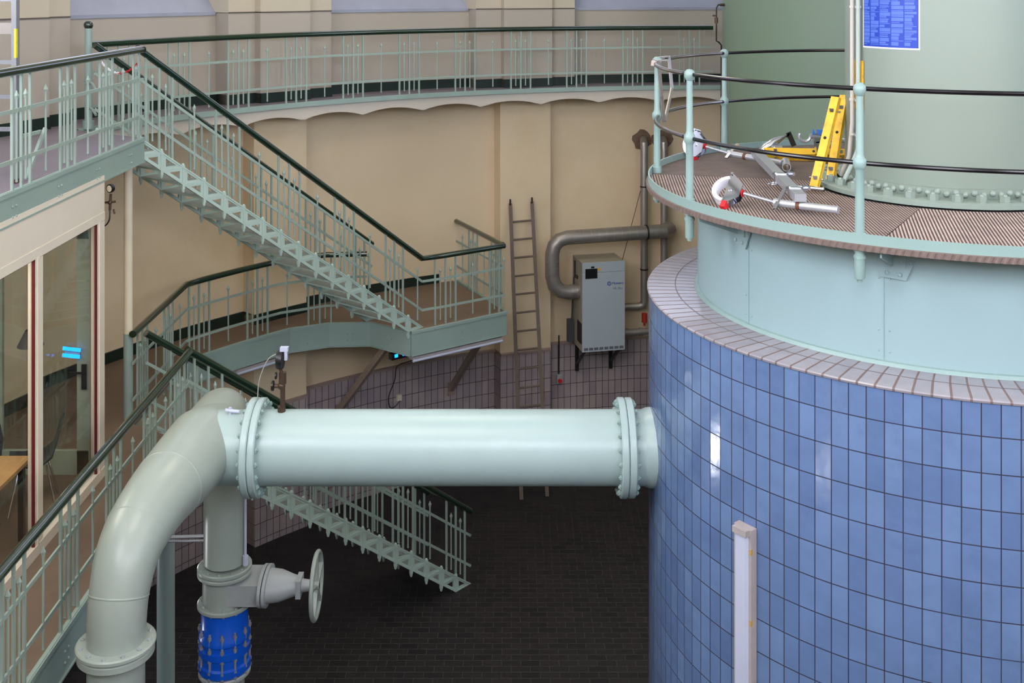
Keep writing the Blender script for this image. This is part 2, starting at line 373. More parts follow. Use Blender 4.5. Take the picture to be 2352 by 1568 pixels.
# gallery slab with scalloped soffit
def inner(a):
    a = a % 360
    if 157.3 < a < 215: return min(9.93, 8.13/abs(math.cos(rad(a)))) if a > 158.9 else 9.93-(9.93-8.72)*(a-157.3)/1.6
    return 9.93
def scal(a): return 6.44+.09*abs(math.sin(PI*(a-109.6)/6.27))**.7
azs = [i*.5 for i in range(720)]
azs = sorted(azs+[157.31, 158.91, 158.89])
mb = MB(); n = len(azs); vs = []
for a in azs: vs += [pol(a, inner(a), Z2), pol(a, 10.9, Z2)]
mb.add(vs, [(2*i, 2*i+1, 2*((i+1) % n)+1, 2*((i+1) % n)) for i in range(n)])
build('floor_gallery', mb, GAL_FLOOR, smooth=0)['kind'] = 'structure'
mb = MB(); vs = []
for a in azs: vs += [pol(a, inner(a)+.02, Z2-.005), pol(a, inner(a)+.02, scal(a)), pol(a, 10.9, scal(a))]
mb.add(vs, [(3*i+j, 3*((i+1) % n)+j, 3*((i+1) % n)+j+1, 3*i+j+1) for i in range(n) for j in range(2)])
build('ceiling_gallery', mb, WHITE_PL, smooth=50)['kind'] = 'structure'
# steel edge strip of the gallery
mb = MB(); aa = [a for a in azs if a <= 157.31]+[]; vs = []
for a in aa: vs += [pol(a, 9.905, Z2+.012), pol(a, 9.905, Z2-.062), pol(a, 9.95, Z2-.062), pol(a, 9.95, Z2+.012)]
mb.add(vs, [(4*i+j, 4*(i+1)+j, 4*(i+1)+(j+1) % 4, 4*i+(j+1) % 4) for i in range(len(aa)-1) for j in range(4)])
build('trim_3', mb, FASC)['kind'] = 'structure'

# landing level floor
arc = lambda r, a, b, k: [pol(a+(b-a)*i/k, r)[:2] for i in range(k+1)]
S1a, S1b = V((-8.17, 3.14)), V((-5.37, 6.69))      # near edge of the upper flight, top and bottom
S2a, S2b = V((-7.46, 2.69)), V((-4.62, 5.80))
u1 = (S1b-S1a).normalized(); n1 = V((-u1.y, u1.x)); u2 = (S2b-S2a).normalized(); n2 = V((-u2.y, u2.x))
WID = .88
LEDGE = [(-7.40, -4.5), (-7.42, 2.66), (-8.27, 3.22), (-8.29, 5.45)] + [pol(a, 9.93)[:2] for a in (146, 143.5, 141, 138.5, 136.2)] + [(-6.62, 7.13), (-5.98, 7.18), (-5.33, 6.70), (-3.93, 7.73)]
LEDGE = [V(p) for p in LEDGE]
poly = LEDGE + [V(p) for p in arc(10.73, 116.9, 204, 40)]
mb = MB(); mb.prism([(p[0], p[1], Z1) for p in poly], (0, 0, -.05)); build('floor_landing', mb, LAND_FLOOR, smooth=0)['kind'] = 'structure'
prof_l = []
for a, r in PROF_LO:
    if 117.2 <= a % 360 <= 203: prof_l.append((a % 360, r))
mb = MB(); vs = []
for a, r in prof_l: vs += [pol(a, r+.01, Z1), pol(a, r-.025, Z1), pol(a, r-.025, Z1+.15), pol(a, r+.01, Z1+.15)]
mb.add(vs, [(4*i+j, 4*(i+1)+j, 4*(i+1)+(j+1) % 4, 4*i+(j+1) % 4) for i in range(len(prof_l)-1) for j in range(4)])
build('baseboard_left', mb, BASEB, smooth=20)['kind'] = 'structure'

# ------------------------------------------------------------------ steel platforms: fascia girders
rv = MB(); rv.sphere((0, 0, 0), .012, 8, 5); rivet_o = build('rivet', rv, FASC, None); C.objects.unlink(rivet_o)
def fascia(name, label, pts, ztop, h, brace=None, rivets=True):
    t = thing(name, label, 'girder', (pts[0][0], pts[0][1], ztop-h))
    for a, b in zip(pts, pts[1:]):
        a, b = V(a), V(b); d = (b-a).normalized(); o = V((d.y, -d.x))*.012
        mb = MB(); A = V((a.x+o.x, a.y+o.y, ztop-h/2+.005)); B = V((b.x+o.x, b.y+o.y, ztop-h/2+.005))
        mb.bar(A, B, .024, h+.01); mb.bar(A+V((0, 0, h/2-.02)), B+V((0, 0, h/2-.02)), .05, .04); mb.bar(A+V((0, 0, -h/2)), B+V((0, 0, -h/2)), .05, .016)
        build('girder_plate', mb, FASC, t)
        L = (b-a).length
        if rivets and L > .6:
            k = max(1, int(L/.95))
            for i in range(k):
                c = a+(b-a)*((i+.5)/k)
                for s in (-.035, .035):
                    for z in (-.07, .02):
                        q = c+d*s; inst(rivet_o, t, (q.x+o.x*2.2, q.y+o.y*2.2, ztop-h/2+z-.01))
    return t
fascia('bridge_girder', 'pale green riveted girder along the edge of the upper bridge above the booth', [(-8.13, -4.6), (-8.13, 3.14)], Z2, .28)
fascia('landing_girder', 'grey-green girder edging the wall walkway and landing below the upper stair', [tuple(p) for p in LEDGE[3:]], Z1, .36)
fascia('walkway_girder', 'grey-green girder of the walkway running past the booth to the camera', [tuple(p) for p in LEDGE[:2]], Z1, .36)
fascia('landing_side_girder', 'short grey-green side girder from landing corner back to the wall', [(-3.93, 7.73), (-4.80, 9.62)], Z1, .36)

# ------------------------------------------------------------------ railings
BARS = {}
def full_bar(L):
    k = ('f', round(L, 2))
    if k not in BARS:
        mb = MB(); mb.box((0, 0, -L/2), (.024, .022, L)); me = build('baluster', mb, STEEL, smooth=0); C.objects.unlink(me); BARS[k] = me
    return BARS[k]
def spear_bar(L):
    k = ('s', round(L, 2))
    if k not in BARS:
        mb = MB(); mb.cyl((0, 0, -L), (0, 0, 0), .0105, n=8); mb.cyl((0, 0, -.012), (0, 0, .004), .014, n=8); mb.cyl((0, 0, .004), (0, 0, .022), .017, .022, 6); mb.cyl((0, 0, .022), (0, 0, .068), .022, .002, 6)
        mb.sphere((0, 0, -L), .013, 8, 5)
        me = build('spear_baluster', mb, STEEL, smooth=40); C.objects.unlink(me); BARS[k] = me
    return BARS[k]
def railing(name, label, path, low=.0, period=1.03, phase=.0, hr=1.03, end_lo=0, group=None, rail_ext=None, spacing=.18, rr=.042):
    P = [V(p) for p in path]; t = thing(name, label, 'railing', P[0], group)
    up = V((0, 0, hr)); mb = MB(); hp = [p+up for p in (rail_ext or P)] if rail_ext is None else [V(p) for p in rail_ext]
    mb.tube(hp, rr, 12, sx=1.05); build('handrail', mb, HAND, t, smooth=50)
    for h in (.685, .255):
        mb = MB()
        for a, b in zip(P, P[1:]): mb.bar(a+V((0, 0, h)), b+V((0, 0, h)), .016, .034)
        build('rail_bar', mb, STEEL, t, smooth=20)
    ds = [0]
    for a, b in zip(P, P[1:]): ds.append(ds[-1]+math.hypot(b.x-a.x, b.y-a.y))
    Lt = ds[-1]
    def at(s):
        for i in range(len(ds)-1):
            if s <= ds[i+1]+1e-6:
                k = (s-ds[i])/max(1e-6, ds[i+1]-ds[i]); p = P[i].lerp(P[i+1], k); d = P[i+1]-P[i]; return p, math.atan2(d.y, d.x)
    k = -1
    while k*period+phase < Lt+period:
        c = k*period+phase; k += 1
        for s, kind in ((c-spacing, 0), (c, 0), (c+spacing, 0), (c-spacing/2, 1), (c+spacing/2, 1), (c+period/2, 1)):
            if not (.012 <= s <= Lt-.012): continue
            p, a = at(s)
            if kind == 0: inst(full_bar(hr+low), t, p+V((0, 0, hr)), a)
            else: inst(spear_bar(.72), t, p+V((0, 0, .79)), a)
    return t
gal = [pol(a, 9.97, Z2) for a in [91.5+i*1.5 for i in range(44)]]
railing('gallery_railing', 'long curved green railing along the edge of the upper gallery in front of the windows', gal, phase=.42, period=1.03)
railing('bridge_railing', 'green railing with dark handrail along the upper bridge above the booth', [(-8.10, -4.5, Z2), (-8.13, 3.0, Z2), (-8.10, 3.08, Z2)], low=.2, phase=.30)
def stairline(S, u, n, off, z, e0, e1, N, g, rise, zadd=0):
    """pitch-line points on a flight at sideways offset"""
    a = S+n*off
    return [(a.x+u.x*g*k, a.y+u.y*g*k, z-rise*k+zadd) for k in (e0, e1)]
RISE = .21; G1 = (S1b-S1a).length/15; G2 = (S2b-S2a).length/15.
def flight_rail(name, label, S, u, n, off, z, G, e1=15.6, phase=.3, level=None):
    a = S+n*off; d = lambda k: V((a.x+u.x*G*k, a.y+u.y*G*k, z-RISE*k))
    pts = [d(-.1), d(e1)]
    if level: pts += [V(p) for p in level]
    return railing(name, label, pts, low=.04, phase=phase, period=.99)
zl = Z2-RISE*16.3
flight_rail('stair_railing', 'near railing of the upper stair turning the corner onto the landing front', S1a, u1, n1, .0, Z2, G1, 16.0, .30,
            level=[(-4.9, 7.09, Z1+.0), (-3.95, 7.76, Z1)])
flight_rail('stair_railing', 'far railing of the upper stair on its wall side, ending above the landing', S1a, u1, n1, WID, Z2, G1, 15.4, .55)
railing('landing_side_railing', 'short railing closing the right side of the landing back to the ochre wall', [(-3.97, 7.80, Z1), (-4.80, 9.60, Z1)], low=.04, phase=.28, period=.95)
wl = [(-8.29, 3.28, Z1), (-8.30, 5.46, Z1)] + [tuple(pol(a, 9.95, Z1)) for a in (145, 143, 141, 139, 137)] + [(-6.66, 7.16, Z1), (-6.05, 7.22, Z1)]
railing('walkway_railing', 'railing around the walkway by the wall, running from cream post under the upper stair', wl, low=.12, phase=.35)
railing('walkway_railing', 'railing of the booth walkway with glossy dark handrail running towards the camera', [(-7.37, -4.4, Z1), (-7.44, 2.64, Z1)], low=.26, phase=.5)
def flight2(off, lab, ph): return flight_rail('stair_railing', lab, S2a, u2, n2, off, Z1, G2, 16.06, ph)
flight2(0, 'near railing of the lower stair passing behind the thick mint pipe', .28)
flight2(WID, 'far railing of the lower stair on the tiled wall side, starting at the cream post', .5)

# ------------------------------------------------------------------ stairs
def stair(name, label, S, u, n, z, G):
    t = thing(name, label, 'staircase', (S.x, S.y, z-RISE*16))
    D = lambda k, zz, off: V((S.x+u.x*G*k+n.x*off, S.y+u.y*G*k+n.y*off, zz))
    nn = V((n.x, n.y, 0))
    for off, s in ((0, 1), (WID, -1)):
        mb = MB(); o0 = off-.012
        def P(k, zz): return D(k, zz, o0)
        for k in range(17):
            if k < 16:
                a, b = D(k, z-RISE*k+.025, off), D(k, z-RISE*(k+1)-.05, off)
                mb.bar(a, b, .036, .036, up=V((u.x, u.y, 0))); mb.cyl(b, b-V((0, 0, .03)), .022, .017, 8); mb.sphere(b-V((0, 0, .032)), .017, 8, 5); mb.sphere(a+V((0, 0, .004)), .02, 8, 5)
        for k in range(16):
            z0, z1_, z2_ = z-RISE*k, z-RISE*(k+1), z-RISE*(k+2)
            if k == 15: z2_ = z1_
            tris = [(P(k, z0), P(k, z1_), P(k+1, z1_))] + ([(P(k, z1_), P(k+1, z1_), P(k+1, z2_))] if k < 15 else [])
            for tr in tris:
                c = (tr[0]+tr[1]+tr[2])/3; inn = [c+(q-c)*.46 for q in tr]
                for i in range(3):
                    j = (i+1) % 3; mb.prism([tr[i], tr[j], inn[j], inn[i]], nn*.024)
            mb.bar(P(k, z1_)+nn*.012, P(k+1, z1_)+nn*.012, .034, .024)
            mb.bar(P(k, z0)+nn*.012, P(k+1, z1_)+nn*.012, .04, .016)
            if k < 15: mb.bar(P(k, z1_)+nn*.012, P(k+1, z2_)+nn*.012, .04, .016)
        build('stringer', mb, STEEL_LIT, t, smooth=30)
    mb = MB()
    c0 = D(.5, z-RISE, WID/2); mb.box(c0, (G*1.06, WID-.05, .022), math.atan2(u.y, u.x))
    tr = build('tread', mb, [STEEL_LIT, TREADT], t, smooth=0, at=c0)
    for p in tr.data.polygons:
        if p.normal.z > .9: p.material_index = 1
    for k in range(1, 15):
        q = tr.copy(); C.objects.link(q); q.location = tr.location+V((u.x*G*k, u.y*G*k, -RISE*k))
    return t
stair('staircase', 'pale green cast iron upper stair with openwork sides from gallery bridge to landing', S1a, u1, n1, Z2, G1)
stair('staircase', 'pale green cast iron lower stair descending behind the pipe to the dark floor', S2a, u2, n2, Z1, G2)

# posts
t = thing('support_post', 'slim round post, cream above and grey below, carrying the corner of the upper bridge', 'post', (-8.37, 3.36, Z1))
mb = MB(); mb.cyl((-8.37, 3.36, Z1+1.02), (-8.37, 3.36, Z2-.2), .05); build('upper_shaft', mb, CREAMP, t)
mb = MB(); mb.cyl((-8.37, 3.36, Z1), (-8.37, 3.36, Z1+1.02), .054); build('lower_shaft', mb, FASC, t)
mb = MB(); mb.cyl((-7.58, 2.25, 0), (-7.58, 2.25, Z1-.05), .095, n=28); mb.cyl((-7.58, 2.25, Z1-.12), (-7.58, 2.25, Z1-.05), .13, n=28)
tag(build('support_column', mb, PIPE, at=(-7.58, 2.25, 0)), 'grey-green steel column under the walkway between curved pipe and vertical pipe', 'column')
t = thing('gate_post', 'tall round green post topped by a black ball at the bridge entrance', 'post', (-9.07, 3.96, Z2))
mb = MB(); mb.cyl((-9.07, 3.96, Z2), (-9.07, 3.96, 7.96), .046, .042); mb.cyl((-9.07, 3.96, Z2), (-9.07, 3.96, Z2+.1), .07)
for z in (7.28, 7.31): mb.cyl((-9.07, 3.96, z), (-9.07, 3.96, z+.015), .06)
build('shaft', mb, FASC, t); mb = MB(); mb.sphere((-9.07, 3.96, 8.0), .058, 16, 10); build('ball_cap', mb, HAND, t)
mb = MB(); mb.tube([(-9.04, 3.93, 7.3), (-8.98, 3.86, 7.28), (-8.9, 3.76, 7.22)], .016, 8); mb.tube([(-9.04, 3.93, 6.98), (-8.98, 3.86, 6.97), (-8.9, 3.76, 6.91)], .016, 8)
build('hinge_arm', mb, STEEL, t)
# barrier chain across the stair head
t = thing('barrier_chain', 'sagging red and white plastic barrier chain across the top of the stair', 'chain', (-8.15, 3.12, 7.5))
ca, cb = V((-8.15, 3.12, 7.62)), V((-8.15+n1.x*WID, 3.12+n1.y*WID, 7.62)); pts = []
for i in range(29):
    k = i/28; p = ca.lerp(cb, k); p.z -= .62*k*(1-k)*1.1; pts.append(p)
for nm, sl, m in (('red_links', range(0, 14), RED), ('white_links', range(14, 28), WHITE)):
    mb = MB()
    for i in sl:
        c = (pts[i]+pts[i+1])/2; d = (pts[i+1]-pts[i]); dn = d.normalized(); s = dn.cross(V((0, 0, 1))).normalized(); uu = s if i % 2 else s.cross(dn)
        L = d.length*.72; ring = [c+dn*L*math.cos(q)+uu*.012*math.sin(q) for q in [2*PI*j/8 for j in range(8)]]
        mb.tube(ring, .0045, 5, closed=True)
    build(nm, mb, m, t)

# ------------------------------------------------------------------ blue tiled basin, mint drum, deck, standpipe
A0 = 3.3035; DA = 2*PI/135; RB = 2.606; ZB = 5.765
t = thing('tiled_basin', 'large round basin wall clad in glossy blue tiles with a grey tiled coping', 'basin')
mb = MB(); vs = []
nb = 135
for i in range(nb):
    a = A0+DA*i; vs += [(RB*math.cos(a), RB*math.sin(a), 0), (RB*math.cos(a), RB*math.sin(a), ZB-.02)]
mb.add(vs, [(2*i, 2*((i+1) % nb), 2*((i+1) % nb)+1, 2*i+1) for i in range(nb)])
o = build('blue_tile_wall', mb, TILE_B, t, smooth=0); mesh_uv.per = nb*.0464*2.606
mesh_uv(o, lambda c: (((math.atan2(c.y, c.x)-A0+1e-4) % (2*PI))/DA*.0464*2.606, c.z-ZB+.2408*40))
mb = MB(); mb.lathe([(RB-.01, ZB-.02), (RB+.012, ZB-.018), (RB+.016, ZB-.004), (RB+.008, ZB+.004), (RB, ZB+.006), (2.13, ZB+.006)], n=135, a0=A0, a1=A0+2*PI)
o = build('coping', mb, TILE_C, t, smooth=15); mesh_uv(o, lambda c: (((math.atan2(c.y, c.x)-A0+1e-4) % (2*PI))/DA*.0464*2.606+.06, math.hypot(c.x, c.y)))
mb = MB(); mb.lathe([(2.372, ZB+.0075), (2.364, ZB+.0075)], n=96); build('coping_joint', mb, mat('brown_joint', (112, 100, 98), .8), t)
t = thing('steel_drum', 'pale mint riveted steel drum rising from the tiled basin to the deck', 'drum', (0, 0, ZB))
mb = MB(); mb.lathe([(2.165, ZB+.005), (2.165, Z2-.06)], n=120); build('shell', mb, MINT_DRUM, t, smooth=60)
mb = MB(); mb.lathe([(2.20, ZB+.004), (2.185, ZB+.03), (2.166, ZB+.035)], n=120); build('base_seal', mb, MINT, t)
mb = MB()
for az in (206, 237.5, 268, 175):
    for j in range(1): mb.box(pol(az, 2.166, ZB+.45), (.003, .006, .88), rad(az))
build('seam', mb, mat('seam_line', (120, 150, 150), .6), t, smooth=0)
rv = MB(); rv.sphere((0, 0, 0), .008, 8, 5); rdr = build('rivet', rv, MINT_DRUM, None); C.objects.unlink(rdr)
for az in (206, 237.5, 268):
    for z in (.1, .25, .62):
        for s in (-1.0, 1.0): inst(rdr, t, pol(az+s, 2.167, ZB+z))
# deck
t = thing('deck_platform', 'round walkway deck of ribbed brown boards around the standpipe', 'deck', (0, 0, Z2-.06))
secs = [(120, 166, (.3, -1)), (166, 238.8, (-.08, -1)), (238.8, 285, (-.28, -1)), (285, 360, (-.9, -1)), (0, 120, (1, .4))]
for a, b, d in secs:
    lt = (128, 112, 106) if a < 166 else ((168, 146, 138) if a < 238 else (196, 170, 162))  # dirtier boards left and back; front window glare painted in as lighter tone
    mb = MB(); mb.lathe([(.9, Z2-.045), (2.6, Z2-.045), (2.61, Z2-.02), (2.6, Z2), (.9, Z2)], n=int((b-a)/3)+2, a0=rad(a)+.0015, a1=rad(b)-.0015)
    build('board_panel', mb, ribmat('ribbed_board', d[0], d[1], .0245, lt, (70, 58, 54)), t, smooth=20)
mb = MB(); vs = []
for i in range(1320):
    a = 360*i/1320; q = .007*(i % 4 in (0, 1)); vs += [pol(a, 2.60, Z2-.052), pol(a, 2.622+q, Z2-.052), pol(a+.35, 2.626+q, Z2-.012), pol(a+.35, 2.60, Z2-.008)]
mb.add(vs, [(4*i+j, 4*((i+1) % 1320)+j, 4*((i+1) % 1320)+j+1, 4*i+j+1) for i in range(1320) for j in range(3)])
build('ribbed_edge', mb, mat('board_edge', (112, 96, 90), .7, var=.2, scale=30), t, smooth=0)
mb = MB(); mb.lathe([(2.612, Z2-.022), (2.612, Z2+.062), (2.6, Z2+.062), (2.6, Z2-.022)], n=120); build('kick_plate', mb, MINT, t, smooth=30)
mb = MB(); mb.lathe([(2.164, Z2-.09), (2.24, Z2-.09), (2.24, Z2-.05)], n=96); build('support_angle', mb, MINT_DRUM, t, smooth=30)
for k in range(10):
    az = 236+36*k+3.2; mb = MB()
    q = [pol(az, 2.17, Z2-.24), pol(az, 2.17, Z2-.05), pol(az, 2.56, Z2-.05), pol(az, 2.56, Z2-.1)]
    d = pol(az+90, .012); mb.prism([V(p)-d/2 for p in q], d)
    tt = pol(az+90, 1); mb.prism([pol(az, 2.172, Z2-.06), pol(az, 2.172, Z2-.06)+tt*.17, pol(az, 2.172, Z2-.14)+tt*.17, pol(az, 2.172, Z2-.33)+tt*.09, pol(az, 2.172, Z2-.32)-tt*.09, pol(az, 2.172, Z2-.06)-tt*.09], pol(az, .012))
    mb.prism([pol(az, 2.186, Z2-.06)+tt*.0, pol(az, 2.186, Z2-.06)+tt*.09, pol(az, 2.186, Z2-.24)+tt*.09, pol(az, 2.186, Z2-.24)+tt*.0], pol(az, .012))
    for s, z in ((.13, -.11), (.125, -.2), (-.04, -.285), (.05, -.29), (.055, -.2)): mb.sphere(pol(az, 2.19, Z2+z)+tt*s, .016, 8, 5)
    br = build('bracket', mb, MINT_DRUM, t)
# deck railing
t = thing('deck_railing', 'round two-bar railing with ball-jointed mint posts around the deck', 'railing', (0, 0, Z2))
RR = 2.545; TOPZ, MIDZ = EYE.z-.7, EYE.z-1.213
mb = None
def deckpost():
    mb = MB(); mb.lathe([(0, -.285), (.018, -.283), (.02, -.262), (.033, -.26), (.036, -.245), (.036, -.12), (.042, -.118), (.042, -.1), (.032, -.09), (.032, -.07), (.044, -.07), (.044, .055), (.033, .06), (.031, .3), (.029, MIDZ-Z2-.05), (.034, MIDZ-Z2-.04)], (2.56, 0, Z2), n=20)
    mb.lathe([(.034, MIDZ-Z2-.04), (.044, MIDZ-Z2-.025), (.046, MIDZ-Z2), (.044, MIDZ-Z2+.025), (.032, MIDZ-Z2+.04), (.027, MIDZ-Z2+.06), (.025, TOPZ-Z2-.05), (.030, TOPZ-Z2-.045), (.042, TOPZ-Z2-.02), (.045, TOPZ-Z2), (.04, TOPZ-Z2+.022), (.022, TOPZ-Z2+.04), (0, TOPZ-Z2+.044)], (2.56, 0, Z2), n=20)
    mb.box((2.605, .06, Z2+.01), (.012, .05, .08)); mb.box((2.605, -.06, Z2+.01), (.012, .05, .08))
    return mb
proto = deckpost()
for k in range(10):
    mb = MB(); mb.M = Matrix.Rotation(rad(200+36*k), 4, 'Z'); mb.add(proto.v, proto.f); build('post', mb, MINT, t, smooth=40)
for z in (TOPZ, MIDZ):
    mb = MB(); mb.tube([pol(197+i*2.5, RR, z) for i in range(81)], .0165, 10); build('rail', mb, RAILB, t)
    mb = MB(); mb.tube([pol(197-i*2.5, RR, z) for i in range(28)], .0165, 10); o = build('rail', mb, STEELP, t); o['label'] = 'worn bare steel rail'
    mb = MB(); mb.tube([pol(129.5-i*2.5, RR, z) for i in range(38)], .0165, 10); build('rail', mb, RAILB, t)
# standpipe
t = thing('standpipe', 'thick vertical sage-green standpipe with bolted base flange at the deck centre', 'standpipe', (0, 0, Z2))
mb = MB(); mb.lathe([(.9, Z2+.004), (.9, Z2+.125), (.862, Z2+.13), (.86, 13.9)], n=120); build('shell', mb, SAGE, t, smooth=60)
mb = MB(); mb.lathe([(.93, Z2+.005), (1.1, Z2+.005), (1.12, Z2+.01), (1.12, Z2+.045), (1.105, Z2+.052), (.93, Z2+.052)], n=120); build('base_flange', mb, SAGEF, t, smooth=40)
mb = MB(); mb.lathe([(.9, Z2+.001), (1.15, Z2+.001), (1.15, Z2+.006)], n=96); build('gasket', mb, BLACK, t)
nut = MB(); nut.hexnut((0, 0, 0), .042, .05); nut.cyl((0, 0, .05), (0, 0, .062), .02, .016, 10); nut.cyl((0, 0, -.002), (0, 0, .005), .05, n=14)
SAGEF = MATS['flange_paint']; no = build('flange_bolt', nut, SAGEF, None, smooth=30); C.objects.unlink(no)
rv = MB(); rv.sphere((0, 0, 0), .027, 12, 8); ro = build('rivet', rv, SAGEF, None); C.objects.unlink(ro)
for k in range(36):
    a = 10*k+3
    if 140 < a < 310: inst(no, t, pol(a, 1.035, Z2+.052), rad(a))
for k in range(80):
    a = 4.5*k+1
    if 140 < a < 310: inst(ro, t, pol(a, .9, Z2+.085+(.0 if k % 2 else .014)), 0)
mb = MB()
for az, col in ((191, 0), (196.8, 0)):
    z0 = Z2+.02 if az < 193 else Z2+.5
    q = [pol(az, .902, 13.5), pol(az, .902, 7.3)]
    if az < 193: q += [pol(az-4, .9, 7.0), pol(az-10, .94, Z2+.1)]
    else: q += [pol(az, .902, 7.08), pol(az-3, .93, 6.95), pol(az-5, 1.0, Z2+.06)]
    mb = MB(); mb.tube(q, .019, 10)
    for z in (8.3, 7.5, 7.2): mb.tube([pol(az, .902, z-.01), pol(az, .902, z+.01)], .027, 10)
    o = build('conduit', mb, mat('conduit_grey', (190, 186, 178) if az < 193 else (160, 172, 164), .5), None, at=pol(az, .902, Z2))
    tag(o, 'pale conduit down the left of the standpipe, %s' % ('outer of the two' if az < 193 else 'next to the blue poster'), 'conduit', 'conduits on the standpipe')
# poster
t = thing('poster', 'blue poster with white border and columns of small text on the standpipe', 'poster', pol(216, .87, 7.96))
def cyl_patch(a0, a1, r, z0, z1, n=12, th=.002):
    mb = MB(); vs = []
    for i in range(n+1):
        a = a0+(a1-a0)*i/n; vs += [pol(a, r, z0), pol(a, r, z1), pol(a, r-th, z0), pol(a, r-th, z1)]
    fs = [(4*i, 4*i+4, 4*i+5, 4*i+1) for i in range(n)] + [(4*i, 4*i+2, 4*i+6, 4*i+4) for i in range(n)] + [(4*i+1, 4*i+5, 4*i+7, 4*i+3) for i in range(n)] + [(0, 1, 3, 2), (4*n, 4*n+2, 4*n+3, 4*n+1)]
    mb.add(vs, fs); return mb
PA0, PA1 = 198.0, 234.9
build('paper', cyl_patch(PA0, PA1, .864, 7.955, 8.78), WHITE, t)
build('printed_panel', cyl_patch(PA0+.7, PA1-.7, .8652, 7.968, 8.767), POSTB, t)
cols = [PA0+1.0, PA0+6.6, PA0+13.2, PA0+20.8, PA0+28.6, PA1-1.0]; random.seed(3)
for c0, c1 in zip(cols, cols[1:]):
    mb = MB(); z = 7.985
    while z < 8.36:
        h = random.choice((.006, .007, .012, .02, .03)); e = c0+(c1-c0-.7)*random.uniform(.45, 1) if random.random() < .6 else c1-.7
        q = cyl_patch(c0, e, .866, z, min(z+h, 8.36), 4); mb.add(q.v, q.f); z += h+random.choice((.003, .004, .007))
    build('text_column', mb, POSTT, t, smooth=0)
mb = MB(); q = cyl_patch(PA0+5, PA0+21, .866, 8.37, 8.42, 6); mb.add(q.v, q.f); q = cyl_patch(PA0+21.6, PA0+28, .866, 8.37, 8.42, 4); mb.add(q.v, q.f)
mb.add(cyl_patch(PA0+1.2, PA0+3.2, .866, 8.375, 8.42, 4).v, cyl_patch(PA0+1.2, PA0+3.2, .866, 8.375, 8.42, 4).f)
build('heading', mb, WHITE, t, smooth=0)
# yellow plank behind conduits
mb = MB(); mb.bar(pol(193.4, .869, 7.42), pol(193.4, .869, 7.84), .165, .01, up=pol(193.5, 1)); o = build('yellow_board', mb, YEL, at=pol(193.5, .868, 7.42))
tag(o, 'narrow yellow board tucked behind the conduits on the standpipe', 'board')
# rear green tank
t = thing('rear_tank', 'tall sage-green cylindrical tank standing behind the deck', 'tank', (1.6, 7.8, 0))
mb = MB(); mb.lathe([(2.07, 0), (2.07, 13.9)], (1.6, 7.8, 0), n=96); build('shell', mb, SAGE2, t, smooth=60)
t = thing('valve_pipe', 'thin dark pipe with small valve running down the edge of the rear tank', 'pipe', (-.5, 7.75, 5.5))
mb = MB(); mb.tube([(-.52, 7.78, 3.2), (-.52, 7.78, 7.55), (-.56, 7.78, 7.6), (-.60, 7.78, 7.62), (-.60, 7.78, 8.14), (-.57, 7.78, 8.19), (-.5, 7.78, 8.19)], .013, 8); build('pipe_run', mb, DARKM, t)
mb = MB(); mb.cyl((-.60, 7.78, 7.9), (-.60, 7.78, 7.99), .028, n=10); mb.cyl((-.66, 7.78, 8.02), (-.6, 7.78, 8.02), .012, n=8); mb.cyl((-.54, 7.78, 8.19), (-.42, 7.78, 8.19), .022, n=10); build('valve_body', mb, BRASS, t)

# ------------------------------------------------------------------ things lying on the deck
ZD = Z2+.004
def jaw(parent, c, ang, flip):
    R = Matrix.Translation(V(c)) @ Matrix.Rotation(ang, 4, 'Z') @ Matrix.Rotation(flip, 4, 'X')
    mb = MB(); mb.M = R
    ring = [(-.13*math.cos(q)*.95-.04, .12*math.sin(q), 0) for q in [rad(-80+160*i/16) for i in range(17)]]
    vs = []
    for x, y, z in ring: vs += [(x*1.05, y*1.05, -.042), (x*1.05, y*1.05, .042), (x*.84, y*.84, .042), (x*.84, y*.84, -.042)]
    mb.add(vs, [(4*i+j, 4*i+4+j, 4*i+4+(j+1) % 4, 4*i+(j+1) % 4) for i in range(16) for j in range(4)] + [(0, 1, 2, 3), (64, 65, 66, 67)])
    build('curved_jaw', mb, WHITE, parent)
    mb = MB(); mb.M = R; mb.prism([(-.06, .11, -.032), (-.06, .17, -.032), (.0, .12, -.032), (.07, .06, -.032), (.07, -.06, -.032), (.0, -.12, -.032), (-.05, -.13, -.032)], (0, 0, .008)); mb.prism([(-.06, .11, .03), (-.06, .17, .03), (.0, .12, .03), (.07, .06, .03), (.07, -.06, .03), (.0, -.12, .03), (-.05, -.13, .03)], (0, 0, .008))
    mb.cyl((-.02, .0, -.04), (-.02, 0, .045), .018, n=12); mb.cyl((-.05, .15, -.05), (-.05, .15, .05), .012, n=8)
    build('jaw_plate', mb, CHROME, parent)
    mb = MB(); mb.M = R; mb.box((-.03, -.15, 0), (.04, .06, .085)); build('red_strap', mb, RED, parent)
    mb = MB(); mb.M = R; mb.cyl((.072, 0, 0), (.078, 0, 0), .03, n=20); build('red_washer', mb, RED, parent)
